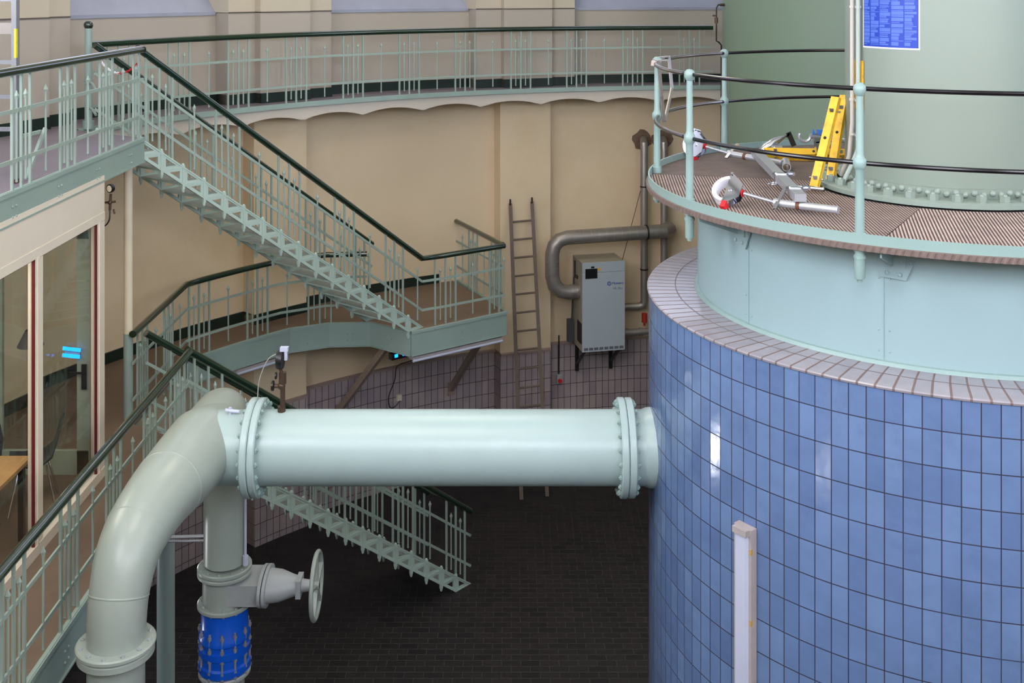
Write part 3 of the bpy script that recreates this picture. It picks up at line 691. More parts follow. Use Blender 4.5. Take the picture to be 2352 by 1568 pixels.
def clamp(name, label, j, a, b, flip, group):
    a, b, j = V(a), V(b), V(j); d = (b-a).normalized(); t = thing(name, label, 'clamp', (a.x, a.y, ZD), group)
    ang = math.atan2(d.y, d.x); jaw(t, j, ang, flip)
    mb = MB(); mb.cyl(j+d*.085, a, .014, n=10); build('screw', mb, DULLZ, t)
    mb = MB(); mb.cyl(a, b, .031, n=18); mb.cyl(a-d*.02, a+d*.02, .036, n=14); build('tube', mb, ALU, t)
    mb = MB(); s = V((-d.y, d.x, 0)); c = a+d*.02; mb.bar(c+s*.11+V((0, 0, .09)), c-s*.10-V((0, 0, .03)), .03, .016); build('wing_handle', mb, CHROME, t)
    mb = MB(); mb.cyl(a+d*.16, a+d*.19, .0345, n=14); build('brown_band', mb, mat('brown_tape', (96, 60, 40), .6), t)
clamp('strut_clamp', 'aluminium tube clamp with white curved jaw and red strap at the deck front', (-2.06, -.92, ZD+.11), (-1.76, -1.1, ZD+.06), (-1.36, -1.38, ZD+.06), rad(42), 'tube clamps on the deck')
clamp('strut_clamp', 'aluminium tube clamp with jaw standing upright behind the left railing post', (-1.93, 1.50, ZD+.14), (-1.66, 1.27, ZD+.09), (-1.24, .86, ZD+.06), rad(75), 'tube clamps on the deck')
t = thing('cross_beam', 'square aluminium beam lying across the deck between the two tube clamps', 'beam', (-1.52, 0, ZD))
mb = MB(); mb.bar((-1.44, 1.12, ZD+.125), (-1.61, -1.24, ZD+.125), .09, .06); build('beam_body', mb, ALU, t, smooth=0)
for y in (-.32, -.98):
    x = -1.52+.07*y; mb = MB(); mb.bar((x-.07, y, ZD+.15), (x+.09, y-.03, ZD+.15), .03, .03); mb.bar((x-.045, y, ZD+.09), (x-.045, y, ZD+.17), .04, .014); mb.bar((x+.06, y-.02, ZD+.17), (x+.09, y-.1, ZD+.17), .02, .03)
    build('beam_clip', mb, CHROME, t)
mb = MB(); mb.tube([(-1.63+.035*math.cos(q), -.42+.045*math.sin(q), ZD+.09) for q in [2*PI*i/14 for i in range(14)]], .008, 6, closed=True); mb.cyl((-1.6, -.39, ZD+.09), (-1.54, -.35, ZD+.1), .012, n=8); build('eye_bolt', mb, CHROME, t)
for i, (a, b) in enumerate((((-1.5, -.2, ZD+.035), (-1.2, -.38, ZD+.035)), ((-1.58, -.98, ZD+.035), (-1.385, -1.13, ZD+.035)))):
    mb = MB(); mb.cyl(a, b, .02, n=12)
    d = (V(b)-V(a)).normalized(); mb.cyl(V(b), V(b)+d*.012, .023, n=12)
    tag(build('spigot_rod', mb, CHROME, at=(a[0], a[1], ZD)), 'thin steel rod lying under the cross beam, %s' % ('by the foot of the yellow legs' if i == 0 else 'behind the front clamp tube'), 'rod', 'rods under the beam')
t = thing('pipe_offcut', 'short open-ended pipe offcut lying on the deck beside the yellow rail', 'pipe', (-1.2, .9, ZD))
mb = MB(); vs = []
mb.lathe([(.034, -.17), (.042, -.17), (.042, .17), (.034, .17), (.034, -.17)], n=18); rot = Matrix.Translation(V((-1.2, .88, ZD+.045))) @ Matrix.Rotation(rad(-12), 4, 'Z') @ Matrix.Rotation(PI/2, 4, 'X')
mb.v = [rot @ p for p in mb.v]; build('pipe_wall', mb, ALU, t)
def yrail(name, label, a, b, w, d, up, grp=None):
    a, b = V(a), V(b); t = thing(name, label, 'channel', (a.x, a.y, ZD), grp)
    dd = (b-a).normalized(); x = dd.cross(V(up)).normalized(); uu = x.cross(dd)
    mb = MB(); mb.bar(a, b, w, .012, up=up); mb.bar(a+x*(w/2-.006)-uu*d/2, b+x*(w/2-.006)-uu*d/2, .012, d, up=up); mb.bar(a-x*(w/2-.006)-uu*d/2, b-x*(w/2-.006)-uu*d/2, .012, d, up=up)
    build('channel', mb, YEL, t, smooth=0)
    for k in (.12, .85):
        c = a.lerp(b, k); mb = MB(); mb.cyl(c-x*(w/2+.03)-uu*.02, c+x*(w/2+.03)-uu*.02, .01, n=8); mb.box(c+uu*.012, (.03, .03, .03)); build('cross_bolt', mb, CHROME, t)
    mb = MB(); c = a.lerp(b, .55); mb.sphere(c+uu*.007, .014, 10, 6); build('hole', mb, DARKM, t)
    return t
yrail('yellow_channel', 'nearer of two yellow channel legs leaning on the standpipe', (-1.245, -.24, ZD+.012), (-1.0, -.06, 7.51), .075, .04, (-.7, -.7, .3), 'yellow channel legs')
yrail('yellow_channel', 'farther yellow channel leg leaning close against the standpipe', (-1.05, -.06, ZD+.065), (-.85, .2, 7.5), .07, .04, (-.7, -.7, .3), 'yellow channel legs')
t = yrail('yellow_rail', 'long yellow channel rail lying flat at the back of the deck', (-1.28, 1.45, ZD+.09), (-.4, 1.35, ZD+.09), .085, .09, (0, -.6, .8))
# chrome coupler and hook
t = thing('scaffold_hook', 'grey scaffold hook coupler with blue catch lying behind the yellow legs', 'hook', (-.75, 1.25, ZD))
mb = MB(); mb.tube([(-.93+.055*math.cos(q), 1.22, ZD+.27+.055*math.sin(q)) for q in [rad(150+i*15) for i in range(15)]], .016, 8); mb.cyl((-.88, 1.22, ZD+.27), (-.7, 1.24, ZD+.26), .024, n=12); build('hook_arm', mb, ALU, t)
mb = MB(); mb.box((-.77, 1.25, ZD+.25), (.12, .08, .09)); mb.bar((-.79, 1.25, ZD+.22), (-.76, 1.25, ZD+.0), .08, .07, up=(1, 0, 0)); build('coupler_body', mb, CHROME, t)
mb = MB(); mb.prism([(-.86, 1.2, ZD+.29), (-.85, 1.2, ZD+.35), (-.83, 1.2, ZD+.29)], (0, .02, 0)); mb.box((-.76, 1.22, ZD+.31), (.09, .06, .05)); build('blue_catch', mb, mat('blue_plastic', (60, 110, 190), .4), t)
mb = MB(); mb.cyl((-.72, 1.25, ZD+.24), (-.38, 1.3, ZD+.2), .026, n=12); build('coupler_tube', mb, ALU, t)
t = thing('pipe_coupler', 'shiny chrome half coupler with square bracket resting on the yellow rail', 'coupler', (-1.12, 1.62, ZD))
mb = MB(); mb.tube([(-1.30, 1.62, ZD+.03), (-1.22, 1.62, ZD+.1), (-1.13, 1.62, ZD+.16), (-1.02, 1.62, ZD+.22)], [.035, .05, .04, .012], 12); build('coupler_half', mb, CHROME, t)
mb = MB(); mb.box((-1.13, 1.56, ZD+.07), (.1, .09, .12)); build('coupler_base', mb, ALU, t)
mb = MB(); mb.bar((-1.0, 1.6, ZD+.26), (-.94, 1.6, ZD+.12), .02, .05, up=(1, 0, 0)); mb.bar((-1.02, 1.6, ZD+.21), (-.99, 1.6, ZD+.25), .02, .02); build('coupler_bracket', mb, DARKM, t)
# bent steel hangers on railing
t = thing('rail_hanger', 'bent V-shaped grey steel hanger hooked over the left end of the deck railing', 'hanger', (-2.42, .5, 6.9))
def strip(pts, wdir, w, m, nm):
    mb = MB()
    for a, b in zip(pts, pts[1:]): mb.bar(a, b, w, .012, up=V(b).cross(V(a)) if False else wdir)
    build(nm, mb, m, t, smooth=0)
strip([(-2.50, .36, TOPZ+.02), (-2.485, .37, TOPZ-.03), (-2.456, .42, TOPZ-.30), (-2.42, .52, TOPZ-.545)], (1, -1, 0), .04, DUCT, 'hanger_arm')
strip([(-2.30, 1.05, TOPZ+.02), (-2.28, .98, TOPZ-.28), (-2.40, .60, TOPZ-.545)], (1, -1, 0), .04, DUCT, 'hanger_arm')
strip([(-2.54, .34, TOPZ-.02), (-2.53, .36, TOPZ+.03), (-2.40, .42, TOPZ+.03)], (0, 0, 1), .05, DUCT, 'hanger_hook')
strip([(-2.44, .78, TOPZ+.03), (-2.34, .86, TOPZ+.035), (-2.30, 1.05, TOPZ+.025)], (0, 0, 1), .05, DUCT, 'hanger_hook')

# fluorescent fixture on the blue tiles
t = thing('wall_lamp', 'long unlit white fluorescent lamp mounted upright on the blue tiles', 'lamp', pol(217, 2.6, 3.0))
az = 217.0; R = Matrix.Rotation(rad(az), 3, 'Z')
mb = MB(); mb.box(pol(az, 2.64, 3.83), (.06, .165, 1.34), rad(az)); build('housing', mb, LAMPB, t, smooth=0)
mb = MB(); e = pol(az+90, 1); b0 = pol(az, 2.665, 0)
mb.prism([b0+e*.06+V((0, 0, 3.2)), b0+e*.045+pol(az, .035)+V((0, 0, 3.2)), b0-e*.045+pol(az, .035)+V((0, 0, 3.2)), b0-e*.06+V((0, 0, 3.2))], (0, 0, 1.25)); build('diffuser', mb, LAMPD, t, smooth=0)
mb = MB(); mb.box(pol(az, 2.675, 4.475), (.075, .13, .045), rad(az)); build('end_cap', mb, LAMPB, t)
mb = MB()
for z in (4.34, 3.82, 3.3): mb.box(pol(az, 2.665, z)+e*.075, (.02, .016, .04), rad(az))
build('clip', mb, mat('brass_clip', (176, 140, 70), .5), t)

# ------------------------------------------------------------------ big pipework
PZ_ = 4.42
def flange_ring(mb, c, ax, r, th, rin):
    prof = [(rin, -th/2), (r-.01, -th/2), (r, -th/2+.01), (r, th/2-.01), (r-.01, th/2), (rin, th/2)]
    return mb.lathe(prof, c, ax, 56)
def bolts(parent, c, ax, rb, n, th, rr=.02, m=MINT, phase=0):
    mb = MB(); src = None
    for s_ in (-1, 1):
        p = V((0, 0, s_*th/2)); d = V((0, 0, s_))
        mb.hexnut(p, rr, rr*.75, d); mb.cyl(p+d*rr*.75, p+d*rr*1.1, rr*.5, n=8)
    mb.cyl((0, 0, -th/2), (0, 0, th/2), rr*.5, n=8)
    if ax == 'X': mb.v = [V((p.z, p.x, p.y)) for p in mb.v]
    for k in range(n):
        a = 2*PI*k/n+phase; p = V((math.cos(a)*rb, math.sin(a)*rb, 0))
        if ax == 'X': p = V((0, p.x, p.y))
        if src is None: src = build('bolt', mb, m, parent, smooth=30, at=(0, 0, 0)); src.location = V(c)+p-origin(parent); me0 = src
        else: inst(src, parent, V(c)+p)
t = thing('main_pipe', 'thick horizontal mint pipe running from the blue basin to the forked bend', 'pipe', (-4.4, 0, PZ_))
mb = MB(); mb.tube([(-6.06, 0, PZ_), (-2.86, 0, PZ_)], .315, 64, cap=False); build('pipe_wall', mb, PIPE, t, smooth=60)
mb = MB(); mb.tube([(-2.80, 0, PZ_), (-2.5, 0, PZ_)], .315, 64, cap=False); mb.lathe([(.315, -.06), (.33, -.02), (.34, .1)], (-2.62, 0, PZ_), 'X', 48); build('stub', mb, PIPE, t, smooth=60)
for x in (-2.83, -6.08):
    mb = MB(); flange_ring(mb, (x-.034, 0, PZ_), 'X', .415, .064, .3); flange_ring(mb, (x+.034, 0, PZ_), 'X', .413, .064, .3)
    build('flange', mb, PIPE, t, smooth=40); bolts(t, (x, 0, PZ_), 'X', .372, 20, .135, .023)
# forked bend with two legs
t = thing('forked_bend', 'pale forked pipe bend splitting the main pipe into two downward legs', 'pipe', (-6.5, 0, PZ_))
def smoothpath(pts, rs, k=6):
    P = [V(p) for p in pts]; out = []; ro = []
    for i in range(len(P)-1):
        a = P[max(0, i-1)]; b = P[i]; c = P[i+1]; d = P[min(len(P)-1, i+2)]
        for j in range(k):
            s = j/k; out.append(.5*((2*b)+(c-a)*s+(2*a-5*b+4*c-d)*s*s+(3*b-a-3*c+d)*s**3)); ro.append(rs[i]+(rs[i+1]-rs[i])*s)
    out.append(P[-1]); ro.append(rs[-1]); return out, ro
mb = MB()
near = [(-6.50, .5, PZ_+.02), (-6.55, .0, PZ_+.02), (-6.60, -.5, PZ_), (-6.66, -.98, PZ_-.03), (-6.725, -1.35, PZ_-.18), (-6.75, -1.53, PZ_-.46), (-6.755, -1.58, PZ_-.8)]
p, r = smoothpath(near, [.2, .325, .305, .268, .238, .215, .208]); mb.tube(p, r, 48, cap=False)
build('near_arm', mb, PALE, t, smooth=60)
for i in (15, 22, 30):
    mb = MB(); d = (p[i+1]-p[i-1]).normalized(); mb.tube([p[i]-d*.009, p[i]-d*.004, p[i]+d*.004, p[i]+d*.009], [r[i]-.001, r[i]+.0035, r[i]+.0035, r[i]-.001], 48, cap=False); build('weld_seam', mb, PALE, t, smooth=60)
mb = MB(); far = [(-6.55, -.45, PZ_), (-6.55, 0, PZ_), (-6.56, .42, PZ_-.01), (-6.60, .82, PZ_-.03), (-6.645, 1.05, PZ_-.2), (-6.65, 1.12, PZ_-.5), (-6.65, 1.12, PZ_-.7)]
p, r = smoothpath(far, [.2, .305, .285, .245, .215, .205, .2]); mb.tube(p, r, 48, cap=False); build('far_arm', mb, PALE, t, smooth=60)
mb = MB(); mb.tube([(-6.6, 0, PZ_), (-6.1, 0, PZ_)], .312, 64, cap=False); build('inlet', mb, PIPE, t, smooth=60)
FX, FY = -6.65, 1.12
mb = MB(); mb.cyl((FX, FY, 2.84), (FX, FY, PZ_-.55), .2, n=40, cap=False); build('far_leg', mb, PALE, t, smooth=60)
mb = MB(); flange_ring(mb, (FX, FY, 2.79), 'Z', .262, .045, .15); build('leg_flange', mb, PALE, t, smooth=40)
mb = MB(); flange_ring(mb, (-6.755, -1.58, 3.63), 'Z', .285, .04, .15); build('leg_flange', mb, PALE, t, smooth=40)
bolts(t, (FX, FY, 2.79), 'Z', .228, 12, .04, .016, PALE)
bolts(t, (-6.755, -1.58, 3.63), 'Z', .247, 12, .035, .017, GREY_P)
t = thing('riser_pipe', 'pale vertical pipe below the near leg flange at the bottom left', 'pipe', (-6.755, -1.58, 0))
mb = MB(); mb.cyl((-6.755, -1.58, 0), (-6.755, -1.58, 3.57), .205, n=40, cap=False); build('pipe_wall', mb, PALE, t, smooth=60)
mb = MB(); flange_ring(mb, (-6.755, -1.58, 3.575), 'Z', .275, .06, .15); build('flange', mb, PALE, t, smooth=40)
# gate valve
t = thing('gate_valve', 'grey gate valve with spoked handwheel on the far vertical leg', 'valve', (FX, FY, 2.46))
mb = MB(); flange_ring(mb, (FX, FY, 2.745), 'Z', .262, .04, .12); flange_ring(mb, (FX, FY, 2.44), 'Z', .262, .045, .12); mb.cyl((FX, FY, 2.44), (FX, FY, 2.74), .212, n=40); build('body', mb, PALE, t, smooth=40)
ZV = 2.60
mb = MB(); mb.prism([(FX, FY-.2, ZV-.1), (FX, FY+.2, ZV-.1), (FX, FY+.2, ZV+.1), (FX, FY-.2, ZV+.1)], (.38, 0, 0)); build('bonnet_neck', mb, GREY_P, t, smooth=0)
def oval(x, ry, rz, n=28): return [(x, FY+ry*math.cos(2*PI*i/n), ZV+rz*math.sin(2*PI*i/n)) for i in range(n)]
mb = MB(); mb.prism(oval(FX+.37, .27, .17), (.03, 0, 0)); mb.prism(oval(FX+.41, .27, .17), (.03, 0, 0)); build('bonnet_flange', mb, GREY_P, t, smooth=40)
mb = MB(); sec = [oval(FX+.44, .21, .14), oval(FX+.55, .19, .13), oval(FX+.67, .115, .1), oval(FX+.71, .1, .09)]
vs = [q for s_ in sec for q in s_]; mb.add(vs, [(28*i+j, 28*i+(j+1) % 28, 28*i+28+(j+1) % 28, 28*i+28+j) for i in range(3) for j in range(28)] + [tuple(84+j for j in range(28))])
mb.box((FX+.735, FY, ZV), (.05, .19, .17)); mb.cyl((FX+.74, FY, ZV), (FX+.86, FY, ZV), .065, .05, 16); build('bonnet', mb, GREY_P, t, smooth=40)
mb = MB(); mb.cyl((FX+.84, FY, ZV), (FX+.93, FY, ZV), .022, n=12); build('stem', mb, BRASS, t)
mb = MB(); HX = FX+.9
mb.tube([(HX, FY+.3*math.cos(2*PI*i/40), ZV+.3*math.sin(2*PI*i/40)) for i in range(40)], .022, 10, closed=True)
for i in range(5):
    a = 2*PI*i/5+.3; mb.bar((HX, FY, ZV), (HX, FY+.29*math.cos(a), ZV+.29*math.sin(a)), .022, .04, up=(1, 0, 0))
mb.cyl((HX-.03, FY, ZV), (HX+.03, FY, ZV), .045, n=16); build('handwheel', mb, PALE, t, smooth=45)
bolts(t, (FX, FY, 2.44), 'Z', .228, 12, .045, .016, GREY_P, .2)
# blue dismantling joint
t = thing('dismantling_joint', 'bright blue bolted dismantling joint below the gate valve', 'pipe joint', (FX, FY, 1.8))
mb = MB(); mb.lathe([(.19, 2.41), (.225, 2.41), (.226, 2.2), (.248, 2.17), (.25, 2.12), (.228, 2.1), (.228, 2.06), (.25, 2.05), (.252, 1.99), (.232, 1.975), (.232, 1.9), (.252, 1.885), (.252, 1.82), (.235, 1.8), (.19, 1.8)], (FX, FY, 0), n=56); build('sleeve', mb, BLUEP, t, smooth=40)
DULL = mat('dull_zinc', (150, 152, 160), .5, .4, var=.1)
mb = MB(); mb.cyl((0, 0, -.22), (0, 0, .23), .012, n=8)
for z in (-.21, -.15, -.04, .05, .18): mb.hexnut((0, 0, z), .02, .024)
tb = build('tie_bolt', mb, DULL, t, smooth=30, at=(0, 0, 0))
for k in range(12):
    a = 2*PI*k/12+.15; c = V((FX+.238*math.cos(a), FY+.238*math.sin(a), 2.01))
    if k == 0: tb.location = c-origin(t)
    else: inst(tb, t, c)
t = thing('lower_pipe', 'pale grey pipe below the blue joint going down to the dark floor', 'pipe', (FX, FY, 0))
mb = MB(); mb.cyl((FX, FY, 0), (FX, FY, 1.8), .19, n=40, cap=False); build('pipe_wall', mb, PALE, t, smooth=60)
mb = MB(); flange_ring(mb, (FX, FY, 1.775), 'Z', .25, .045, .15); build('flange', mb, GREY_P, t, smooth=40); bolts(t, (FX, FY, 1.775), 'Z', .222, 12, .05, .015, GREY_P)
# small rods and tube beside the leg
mb = MB(); mb.cyl((-7.41, 1.12, 3.065), (-6.83, 1.12, 3.085), .017, n=8); mb.cyl((-7.41, 1.14, 3.02), (-6.83, 1.14, 3.03), .012, n=8)
tag(build('tie_rod', mb, ALU, at=(-7.41, 1.12, 3.0)), 'pair of thin metal tie rods between the walkway and the far leg', 'rod')
mb = MB(); mb.cyl((-6.43, 1.05, 2.92), (-6.43, 1.05, 4.2), .013, n=8); mb.cyl((-6.43, 1.05, 2.84), (-6.43, 1.05, 2.93), .028, n=10)
tag(build('drain_tube', mb, LAMPD, at=(-6.43, 1.05, 2.84)), 'thin white tube running down beside the far leg to its flange', 'tube')
# pressure gauge assembly on main pipe
t = thing('pressure_gauge', 'pressure gauge seen edge-on above brass cocks on top of the main pipe', 'gauge', (-5.86, 0, PZ_+.31))
g0 = V((-5.86, 0, PZ_+.3))
mb = MB(); mb.cyl(g0, g0+V((0, 0, .06)), .035, n=14); mb.cyl(g0+V((.01, 0, .06)), g0+V((.01, 0, .33)), .022, n=12); mb.cyl(g0+V((.01, 0, .26)), g0+V((.01, 0, .36)), .032, n=10); mb.sphere(g0+V((.0, 0, .24)), .035, 12, 8); mb.cyl(g0+V((-.06, 0, .24)), g0+V((.02, 0, .24)), .018, n=10); mb.cyl(g0+V((.01, 0, .33)), g0+V((-.02, 0, .42)), .014, n=8); build('cock', mb, BRASS, t)
mb = MB(); mb.lathe([(0, 0), (.045, 0), (.045, .016), (0, .016)], g0+V((-.085, 0, .24)), 'X', 18); mb.lathe([(0, 0), (.03, 0), (.03, .012), (0, .012)], g0+V((-.055, 0, .33)), 'X', 14); build('cock_wheel', mb, BLACK, t)
mb = MB(); mb.lathe([(0, -.03), (.075, -.03), (.08, -.02), (.08, .02), (.072, .028), (0, .028)], g0+V((-.01, 0, .47)), 'X', 28); build('dial_case', mb, BLACK, t)
mb = MB(); mb.box(g0+V((.025, 0, .565)), (.07, .05, .035)); mb.box(g0+V((.04, 0, .51)), (.025, .04, .08)); build('sensor_head', mb, LAMPD, t)
mb = MB(); p, r = smoothpath([g0+V((-.02, 0, .53)), g0+V((-.12, 0, .47)), g0+V((-.2, .02, .28)), g0+V((-.22, .03, .08)), g0+V((-.22, .0, .05))], [.004]*5); mb.tube(p, .005, 6); build('sensor_cable', mb, ROPE, t)
# small copper/grey cocks by left flange
mb = MB(); mb.cyl((-6.3, -.05, PZ_+.3), (-6.3, -.05, PZ_+.37), .014, n=8); mb.cyl((-6.34, -.06, PZ_+.35), (-6.22, -.05, PZ_+.33), .016, n=8)
tag(build('vent_cock', mb, LAMPD, at=(-6.3, -.05, PZ_+.3)), 'small white vent cock on the forked bend beside the left flange', 'valve')

# ------------------------------------------------------------------ wall things: ladder, dehumidifier, ducts, braces
t = thing('wooden_ladder', 'weathered wooden ladder leaning against the pilaster right of the landing', 'ladder', (-3.45, 8.62, 0))
lA, lB, tA, tB = V((-3.672, 8.60, 0)), V((-3.243, 8.72, 0)), V((-3.86, 9.68, 4.68)), V((-3.478, 9.80, 4.69))
for a, b in ((lA, tA), (lB, tB)):
    mb = MB(); mb.bar(a, b, .062, .06, up=(0, 1, .2)); build('stile', mb, WOODL, t, smooth=0)
    mb = MB(); d = V((.03, .1, 0)); mb.tube([b+V((0, 0, -.1)), b+V((0, -.03, .0)), b+V((0, .02, .06)), b+V((0, .08, .03)), b+V((0, .08, -.03))], .016, 8); build('hook', mb, DARKM, t)
for k in range(15):
    s = .045+k*.0635; a = lA.lerp(tA, s); b = lB.lerp(tB, s); mb = MB(); d = (b-a).normalized(); mb.cyl(a-d*.03, b+d*.03, .018, n=8); build('rung', mb, WOODL, t)
MAZ = 102.2
t = thing('dehumidifier', 'grey wall-mounted dehumidifier cabinet with black control panel and duct', 'dehumidifier', pol(MAZ, 10.45, 2.1))
tx = pol(MAZ-90, 1); nx = -pol(MAZ, 1)               # right along the wall, outwards into the hall
fc = V((-2.23, 9.66, 0))
def mp(r, out, z): return fc+tx*r+nx*out+V((0, 0, z))
rot = rad(MAZ-90)
mb = MB(); c = mp(0, -.31, 2.885); mb.box(c, (.775, .60, 1.55), rot); build('cabinet_body', mb, MACH_T, t, smooth=0)
mb = MB(); mb.box(mp(0, .0, 2.80), (.775, .03, 1.38), rot); build('front_door', mb, MACH, t, smooth=0)
mb = MB(); mb.box(mp(0, .0, 3.58), (.775, .03, .17), rot); build('control_cover', mb, MACH, t, smooth=0)
mb = MB(); mb.box(mp(-.225, .017, 3.475), (.215, .012, .17), rot); mb.box(mp(-.2, .017, 3.585), (.06, .012, .03), rot); build('control_panel', mb, BLACK, t, smooth=0)
mb = MB(); mb.box(mp(-.08, .017, 3.545), (.06, .008, .04), rot); build('warning_label', mb, ORANGE, t, smooth=0)
mb = MB()
for i in range(8): mb.box(mp(-.32+i*.092, .016, 2.16), (.072, .008, .045), rot)
build('vent_slots', mb, mat('vent_shade', (92, 98, 104), .7), t, smooth=0)
def text(body, size, pos, m, parent, name):
    cu = bpy.data.curves.new(name, 'FONT'); cu.body = body; cu.size = size; cu.extrude = .0015; cu.materials.append(m)
    o = bpy.data.objects.new(name, cu); C.objects.link(o); o.parent = parent; o.location = V(pos)-origin(parent)
    o.rotation_euler = (PI/2, 0, rot); bpy.context.view_layer.update()
    me = bpy.data.meshes.new_from_object(o.evaluated_get(bpy.context.evaluated_depsgraph_get()))
    q = bpy.data.objects.new(name, me); C.objects.link(q); q.parent = parent; q.location = o.location; q.rotation_euler = o.rotation_euler
    bpy.data.objects.remove(o); q.name = name; return q
text('Munters', .062, mp(.15, .018, 3.265), LOGO, t, 'brand_lettering')
text('ML Plus', .055, mp(.175, .018, 3.175), GREYT, t, 'model_lettering')
mb = MB(); ring = [mp(.10+.032*math.cos(q), .018, 3.283+.032*math.sin(q)) for q in [2*PI*i/20 for i in range(20)]]; mb.tube(ring, .005, 6, closed=True)
for a, b in (((.078, 3.262), (.1, 3.305)), ((.1, 3.305), (.122, 3.262)), ((.1, 3.285), (.1, 3.255))): mb.bar(mp(a[0], .018, a[1]), mp(b[0], .018, b[1]), .006, .004)
build('logo_mark', mb, LOGO, t)
mb = MB()
for r_ in (-.33, .3):
    mb.bar(mp(r_, -.55, 1.6), mp(r_, -.55, 2.12), .05, .06, up=tx); mb.bar(mp(r_, -.05, 2.1), mp(r_, -.55, 1.72), .04, .04); mb.bar(mp(r_, -.02, 2.1), mp(r_, -.6, 2.1), .05, .03)
build('wall_bracket', mb, DARKM, t, smooth=0)
mb = MB(); mb.box(mp(-.392, -.45, 3.45), (.02, .05, .3), rot); mb.box(mp(-.392, -.3, 3.35), (.03, .08, .06), rot); mb.box(mp(-.392, -.15, 2.42), (.012, .26, .36), rot); build('side_fitting', mb, DARKM, t, smooth=0)
mb = MB(); mb.box(mp(-.47, -.5, 2.35), (.1, .1, .4), rot); mb.cyl(mp(-.4, -.5, 3.3), mp(-.44, -.5, 2.5), .014, n=8); build('side_motor', mb, mat('dark_grey_housing', (70, 72, 78), .5), t, smooth=0)
# big duct
t = thing('air_duct', 'large galvanised duct looping from the dehumidifier side up and along the wall', 'duct', pol(103, 10.3, 3.1))
b0 = mp(-.37, -.22, 3.12); dp = [b0, mp(-.58, -.22, 3.11), mp(-.72, -.22, 3.14), mp(-.83, -.22, 3.25), mp(-.87, -.22, 3.40), mp(-.87, -.22, 3.80), mp(-.83, -.22, 3.94), mp(-.74, -.22, 4.03), mp(-.60, -.22, 4.07), mp(1.22, -.22, 4.10), mp(1.34, -.34, 4.10), mp(1.36, -.46, 4.10)]
mb = MB(); mb.tube(dp, .125, 22); build('duct_run', mb, DUCT, t, smooth=25)
mb = MB()
def ringat(a, b, k, r):
    a, b = V(a), V(b); c = a.lerp(b, k); d = (b-a).normalized(); mb.cyl(c-d*.006, c+d*.006, r, n=22)
for k in [i/13 for i in range(1, 13)]: ringat(dp[8], dp[9], k, .1275)
for k in (.1, .4, .7): ringat(dp[4], dp[5], k, .1275)
for k in (.3, .7): ringat(dp[0], dp[1], k, .1275)
build('seam_rib', mb, mat('duct_seam', (168, 164, 160), .3, .8), t)
mb = MB(); ringat(dp[8], dp[9], .80, .136); ringat(dp[8], dp[9], .81, .136); build('duct_collar', mb, DARKM, t)
# vertical pipes behind
for i, (x, y, zt, zb) in enumerate(((-1.43, 10.40, 5.66, 2.78), (-1.06, 10.44, 5.66, 2.0))):
    nm = 'left' if i == 0 else 'right'
    t = thing('duct_riser', ('slim grey duct riser entering the wall through broken plaster left of the deck post' if i == 0 else 'slim grey duct riser partly hidden behind the left deck railing post'), 'duct', (x, y, zb), 'slim duct risers on the back wall')
    pts = [(x, y+.35, zt+.02), (x, y+.12, zt+.02), (x, y+.03, zt-.04), (x, y, zt-.16), (x, y, zb)]
    if i == 0: pts += [(x-.02, y, zb-.08), (x-.1, y, zb-.11), (x-.52, y-.05, zb-.11)]
    mb = MB(); mb.tube(pts, .066, 18); build('duct_run', mb, DUCT, t, smooth=30)
    mb = MB()
    for z in (4.85, 3.35): mb.cyl((x, y, z-.012), (x, y, z+.012), .074, n=18)
    build('duct_collar', mb, DARKM, t)
    mb = MB()
    vs = []; k = 14
    for q in range(k):
        a = 2*PI*q/k; rr_ = .15+.06*random.random(); vs.append((x+rr_*math.cos(a)-.05*(q in (6, 7)), y+.10 if False else math.sqrt(10.735**2-(x+rr_*math.cos(a))**2), zt+.01+rr_*math.sin(a)))
    mb.prism(vs, (0, -.012, 0)); build('broken_plaster', mb, mat('broken_plaster', (112, 90, 72), .9, var=.3, scale=20, bump=.6, bscale=30), t, smooth=0)
mb = MB(); mb.cyl((-1.43, 10.36, 2.56), (-1.43, 10.36, 2.40), .05, n=12); mb.cyl((-1.43, 10.36, 2.40), (-1.43, 10.36, 2.34), .02, n=8)
tag(build('red_drain_fitting', mb, mat('red_fitting', (170, 44, 30), .5), at=(-1.43, 10.36, 2.34)), 'small red drain fitting under the left duct riser beside the basin', 'fitting')
mb = MB(); q = mp(.36, -.3, 2.30); mb.tube([q, q+tx*.62], .06, 14); mb.tube([q+tx*.12, q+tx*.2], .072, 14); mb.tube([q+tx*.4, q+tx*.46], .072, 14)
tag(build('drain_duct', mb, DUCT, at=q), 'short horizontal grey duct leaving low on the right side of the dehumidifier', 'duct')
mb = MB(); mb.tube([(-1.50, 10.36, 4.78), mp(.38, -.1, 3.66)], .006, 6); tag(build('guy_wire', mb, DARKM, at=(-1.5, 10.36, 4.78)), 'thin slanting wire from the duct riser down to the dehumidifier top', 'wire')
# switch
t = thing('emergency_switch', 'small grey switch box with red button on the dado beside the ladder', 'switch', pol(106.25, 10.42, 1.4))
mb = MB(); mb.box(pol(106.25, 10.66, 1.42), (.07, .09, .16), rad(106.25)); build('box', mb, GREY_P, t, smooth=0)
mb = MB(); c = pol(106.25, 10.62, 1.4); mb.cyl(c, c-pol(106.25, .04), .036, n=16); build('red_button', mb, RED, t)
mb = MB(); mb.cyl(pol(106.25, 10.67, 1.5), pol(106.25, 10.67, 2.2), .012, n=8); build('conduit', mb, DARKM, t)
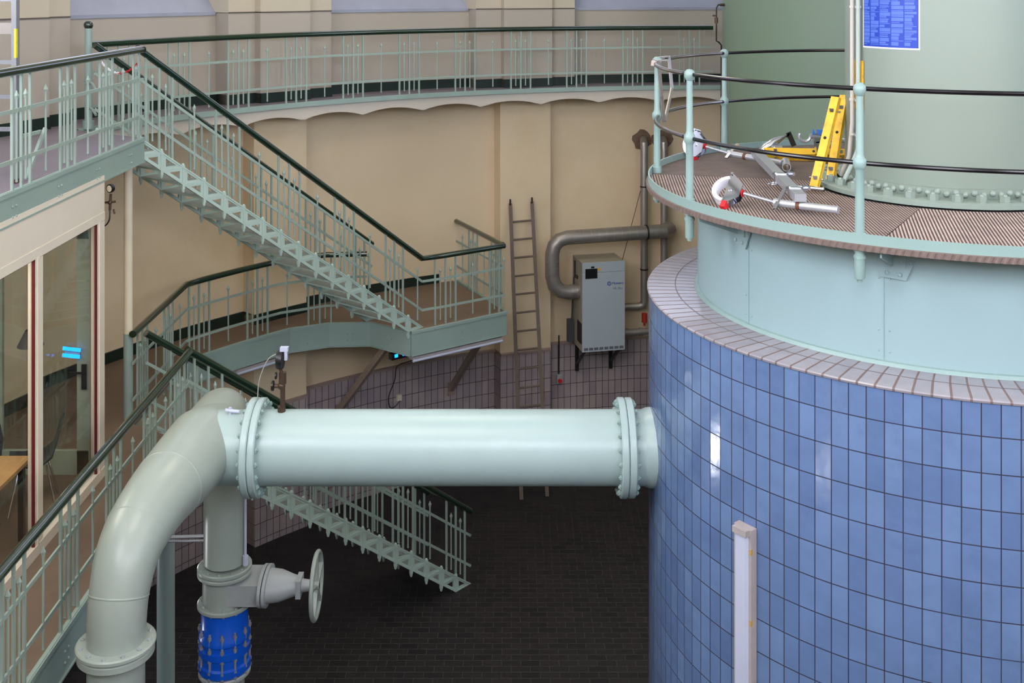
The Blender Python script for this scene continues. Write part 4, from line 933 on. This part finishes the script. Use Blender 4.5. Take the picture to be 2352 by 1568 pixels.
# braces
for lab, a, b in (('brown steel brace under the landing front corner, left one', (-5.75, 7.22, Z1-.38), pol(128.5, 10.70, 1.55)), ('brown steel brace from the right end of the landing down to the tiled dado', (-4.28, 7.72, Z1-.38), pol(117.2, 10.70, 1.5))):
    mb = MB(); mb.bar(a, b, .07, .10, up=(0, 0, 1)); bb = V(b); mb.box(bb, (.06, .12, .22), math.atan2(bb.y, bb.x))
    tag(build('diagonal_brace', mb, BRACE, at=a, smooth=0), lab, 'brace', 'braces under the landing')
# fluorescent strips under girders
for lab, a, b in (('white fluorescent strip lamp under the front girder of the landing', (-5.30, 6.72), (-3.98, 7.68)), ('white fluorescent strip lamp under the curved wall walkway girder', (-7.78, 6.17), (-7.22, 6.80))):
    a, b = V((a[0], a[1], Z1-.41)), V((b[0], b[1], Z1-.41)); d = (b-a).normalized(); s = V((d.y, -d.x, 0))
    t = thing('strip_lamp', lab, 'lamp', a, 'strip lamps under the landing')
    mb = MB(); mb.bar(a-s*.06, b-s*.06, .12, .05); build('lamp_body', mb, LAMPB, t, smooth=0)
    mb = MB(); mb.cyl(a-s*.0-V((0, 0, .035)), b-s*.0-V((0, 0, .035)), .02, n=12); build('tube', mb, LAMPD, t)
# blue-lit unit under the landing; its booth reflection is imitated by glowing strips
t = thing('blue_light_unit', 'small dark unit with two glowing blue windows under the landing corner', 'light', (-5.55, 7.0, Z1-.5))
mb = MB(); mb.box((-5.52, 6.98, Z1-.43), (.34, .1, .09), rad(38)); build('housing', mb, BLACK, t)
mb = MB()
for s, w_ in ((-.1, .05), (.07, .11)): mb.box((-5.52+s*.79+.034, 6.98+s*.61-.044, Z1-.415), (w_, .02, .045), rad(38))
build('blue_window', mb, GLOWB, t)
t = thing('wall_socket', 'small cream wall socket with a dark cable on the tiled dado below the landing', 'socket', pol(122.6, 10.7, 1.53))
mb = MB(); mb.box(pol(122.5, 10.685, 1.53), (.05, .085, .1), rad(122.5)); build('socket_box', mb, CREAMP, t, smooth=0)
mb = MB(); p, r = smoothpath([pol(122.5, 10.65, 1.49), pol(123, 10.66, 1.40), pol(123.5, 10.66, 1.42), pol(123.6, 10.66, 1.6), pol(123.0, 10.66, 1.85), pol(122.7, 10.66, 2.08), pol(121.2, 10.63, 2.14), pol(120.2, 10.6, 2.25), pol(120.4, 10.4, 2.5), pol(121, 10.0, 2.9)], [.008]*10); mb.tube(p, .008, 6); build('cable', mb, BLACK, t)

# ------------------------------------------------------------------ glazed booth under the bridge
XF = -8.1; YE = 1.857; ZT = Z2-.28
t = thing('glazed_booth', 'cream glazed office booth under the upper bridge', 'booth', (XF, YE, Z1))
mb = MB(); mb.box((XF-.04, (YE-4.4)/2, (6.12+ZT)/2+.03), (.08, YE+4.4, ZT-6.12+.06)); build('top_panel', mb, CABIN, t, smooth=0)
mb = MB(); mb.box((XF-.03, (YE-4.4)/2, Z1+.05), (.08, YE+4.4, .1)); build('plinth', mb, CABIN, t, smooth=0)
mb = MB(); mb.box((XF-.03, (YE-4.4)/2, 6.078), (.07, YE+4.4, .086)); build('head_frame', mb, CABIN, t, smooth=0)
for y0, y1 in ((1.66, YE), (.165, .325), (-1.5, -1.34), (-3.0, -2.84), (-4.4, -4.24)):
    mb = MB(); mb.box((XF-.032, (y0+y1)/2, (Z1+6.03)/2), (.068, y1-y0, 6.03-Z1)); mb.box((XF+.006, y0+.05, (Z1+6.08)/2), (.012, .035, 6.0-Z1)); build('mullion', mb, CABIN, t, smooth=0)
for y0, y1 in ((.325, 1.66), (-1.34, .165), (-2.84, -1.5)):
    mb = MB(); mb.box((XF-.04, (y0+y1)/2, (Z1+.1+6.04)/2), (.006, y1-y0, 5.94-Z1)); g = build('glass_pane', mb, GLASS, t, smooth=0)
    mb = MB(); mb.box((XF-.014, y1-.008, (Z1+.1+6.04)/2), (.026, .016, 5.94-Z1)); mb.box((XF-.012, (y0+y1)/2, 6.034), (.02, y1-y0, .012)); build('gasket', mb, GASK, g, smooth=0)
mb = MB(); mb.box((-9.4, YE-.04, (6.1+ZT)/2), (2.56, .08, ZT-6.1)); build('end_panel', mb, CABIN, t, smooth=0)
dr = MB(); dr.box((-8.28, YE-.05, 4.7), (.16, .05, 2.62)); dr.box((-9.2, YE-.05, 4.7), (.12, .05, 2.62)); dr.box((-8.74, YE-.05, 5.93), (1.0, .05, .16)); dr.box((-8.74, YE-.05, 3.52), (1.0, .05, .25)); d_ = build('door', dr, DOORM, t, smooth=0)
mb = MB(); mb.box((-8.28, YE-.09, 4.42), (.05, .02, .26)); mb.bar((-8.28, YE-.12, 4.47), (-8.42, YE-.12, 4.47), .02, .02); build('door_handle', mb, BLACK, d_, smooth=0)
mb = MB(); mb.box((-8.74, YE-.05, 4.75), (.8, .006, 2.25)); build('door_glass', mb, GLASS, d_, smooth=0)
# booth furniture
t = thing('office_table', 'wooden table with dark legs inside the glazed booth at the left edge', 'table', (-8.7, .0, Z1))
mb = MB(); mb.box((-8.72, -.1, Z1+.735), (.85, 1.3, .035)); build('tabletop', mb, WOODT, t, smooth=0)
for x in (-9.1, -8.36):
    for y in (-.68, .48): mb = MB(); mb.box((x, y, Z1+.36), (.05, .05, .72)); build('leg', mb, BLACK, t, smooth=0)
def chair(x, y, rz, lab):
    t = thing('shell_chair', lab, 'chair', (x, y, Z1), 'chairs inside the booth'); M = Matrix.Translation(V((x, y, Z1))) @ Matrix.Rotation(rz, 4, 'Z')
    mb = MB(); mb.M = M; vs = []; pr = [(-.22, .45), (-.1, .43), (.1, .44), (.18, .5), (.22, .62), (.26, .78), (.29, .9)]
    for i, (px, pz) in enumerate(pr):
        w_ = .21 if i < 6 else .15
        for yy, dz in ((-w_, .02), (-w_*.5, 0), (w_*.5, 0), (w_, .02)): vs.append((px, yy, pz+dz))
        for yy, dz in ((w_, .035), (w_*.5, .015), (-w_*.5, .015), (-w_, .035)): vs.append((px-.01, yy, pz+dz))
    k = len(pr); mb.add(vs, [(8*i+j, 8*i+(j+1) % 8, 8*i+8+(j+1) % 8, 8*i+8+j) for i in range(k-1) for j in range(8)] + [tuple(range(8)), tuple(8*(k-1)+j for j in range(8))]); build('shell', mb, CHAIRM, t, smooth=60)
    for sx in (-.17, .17):
        for sy in (-.17, .17): mb = MB(); mb.M = M; mb.cyl((sx*.7, sy*.7, .43), (sx*1.25, sy*1.2, 0), .011, n=8); build('leg', mb, CHROME, t)
chair(-8.55, 1.18, rad(20), 'dark shell chair seen through the right booth pane')
chair(-8.95, .62, rad(75), 'dark shell chair behind the wooden table in the booth')
t = thing('booth_blue_reflection', 'two glowing blue strips imitating a reflection in the right booth pane near the door', 'light', (-8.42, 1.72, 4.6))
mb = MB(); mb.box((-8.40, YE-.085, 4.68), (.16, .02, .09)); build('housing', mb, DOORM, t)  # backing plate added behind the imitation reflection
mb = MB(); mb.bar((-8.49, YE-.115, 4.725), (-8.305, YE-.115, 4.705), .012, .036); mb.bar((-8.495, YE-.115, 4.655), (-8.315, YE-.115, 4.635), .012, .036); build('reflection_strip', mb, GLOWB, t)  # glow stands in for a reflection in the booth glass
t = thing('pendant_shade', 'dark hanging lampshade inside the glazed booth', 'lamp', (-8.75, 1.55, 4.8))
mb = MB(); mb.lathe([(.05, .16), (.13, 0), (.12, 0), (.04, .15)], (-8.72, 1.5, 4.83), n=18); build('shade', mb, mat('grey_shade', (60, 56, 54), .6), t)
mb = MB(); mb.cyl((-8.72, 1.5, 4.98), (-8.72, 1.5, ZT), .006, n=6); build('cord', mb, BLACK, t)
# gauge on booth corner
t = thing('corner_gauge', 'round pressure gauge with cocks mounted on the booth corner below the bridge', 'gauge', (-8.06, 1.95, 6.1))
mb = MB(); mb.lathe([(0, -.02), (.04, -.02), (.045, -.01), (.045, .02), (.037, .022), (0, .018)], (0, 0, 0), 'Z', 24); mb.v = [Matrix.Translation(V((-8.06, 1.93, 6.35))) @ Matrix.Rotation(rad(-25), 4, 'Z') @ Matrix.Rotation(PI/2, 4, 'X') @ p for p in mb.v]; build('dial_case', mb, BLACK, t)
mb = MB(); mb.lathe([(0, .024), (.034, .024)], (0, 0, 0), 'Z', 24); mb.v = [Matrix.Translation(V((-8.06, 1.93, 6.35))) @ Matrix.Rotation(rad(-25), 4, 'Z') @ Matrix.Rotation(PI/2, 4, 'X') @ p for p in mb.v]; build('dial', mb, CREAMP, t)
mb = MB(); mb.cyl((-8.06, 1.93, 6.29), (-8.07, 1.93, 6.12), .014, n=8); mb.sphere((-8.07, 1.93, 6.2), .024, 10, 6); mb.cyl((-8.12, 1.93, 6.2), (-8.01, 1.93, 6.21), .012, n=8); mb.cyl((-8.03, 1.93, 6.13), (-8.02, 1.93, 6.08), .01, n=6); build('cock', mb, BRASS, t)
mb = MB(); p, r = smoothpath([(-8.07, 1.93, 6.12), (-8.07, 1.92, 6.03), (-8.1, 1.91, 5.97), (-8.15, 1.9, 5.95)], [.008]*4); mb.tube(p, .008, 6); build('hose', mb, BLACK, t)
# aluminium ladder at left edge
t = thing('aluminium_ladder', 'aluminium stepladder with yellow sticker standing on the upper bridge at the left edge', 'ladder', (-8.45, .2, Z2))
for x in (-8.275, -8.80):
    mb = MB(); mb.bar((x, .16, Z2+.03), (x, .16, 9.4), .045, .07, up=(0, 1, 0)); build('stile', mb, ALU2, t, smooth=0)
    mb = MB(); mb.box((x, .16, Z2+.018), (.055, .08, .035)); o = build('foot', mb, GASK, t, smooth=0); o['label'] = 'dark red rubber foot'
for z in (7.2, 7.49, 7.80, 8.36, 8.66, 8.96):
    mb = MB(); mb.bar((-8.8, .16, z), (-8.28, .16, z), .05, .035, up=(0, 0, 1)); build('rung', mb, ALU2, t, smooth=0)
mb = MB(); mb.box((-8.54, .17, 8.10), (.52, .02, .1)); build('guide_plate', mb, DUCT, t, smooth=0)
mb = MB(); mb.box((-8.251, .13, 7.97), (.004, .03, .26)); mb.box((-8.262, .123, 7.97), (.018, .003, .26)); build('sticker', mb, mat('yellow_sticker', (214, 200, 40), .5, var=.25, scale=25), t, smooth=0)
mb = MB(); mb.bar((-8.2, .62, 7.15), (-8.24, .3, Z2+.02), .03, .03); mb.bar((-8.275, .16, 7.12), (-8.24, .62, 7.12), .03, .03); build('stabiliser', mb, STEEL, t, smooth=0)
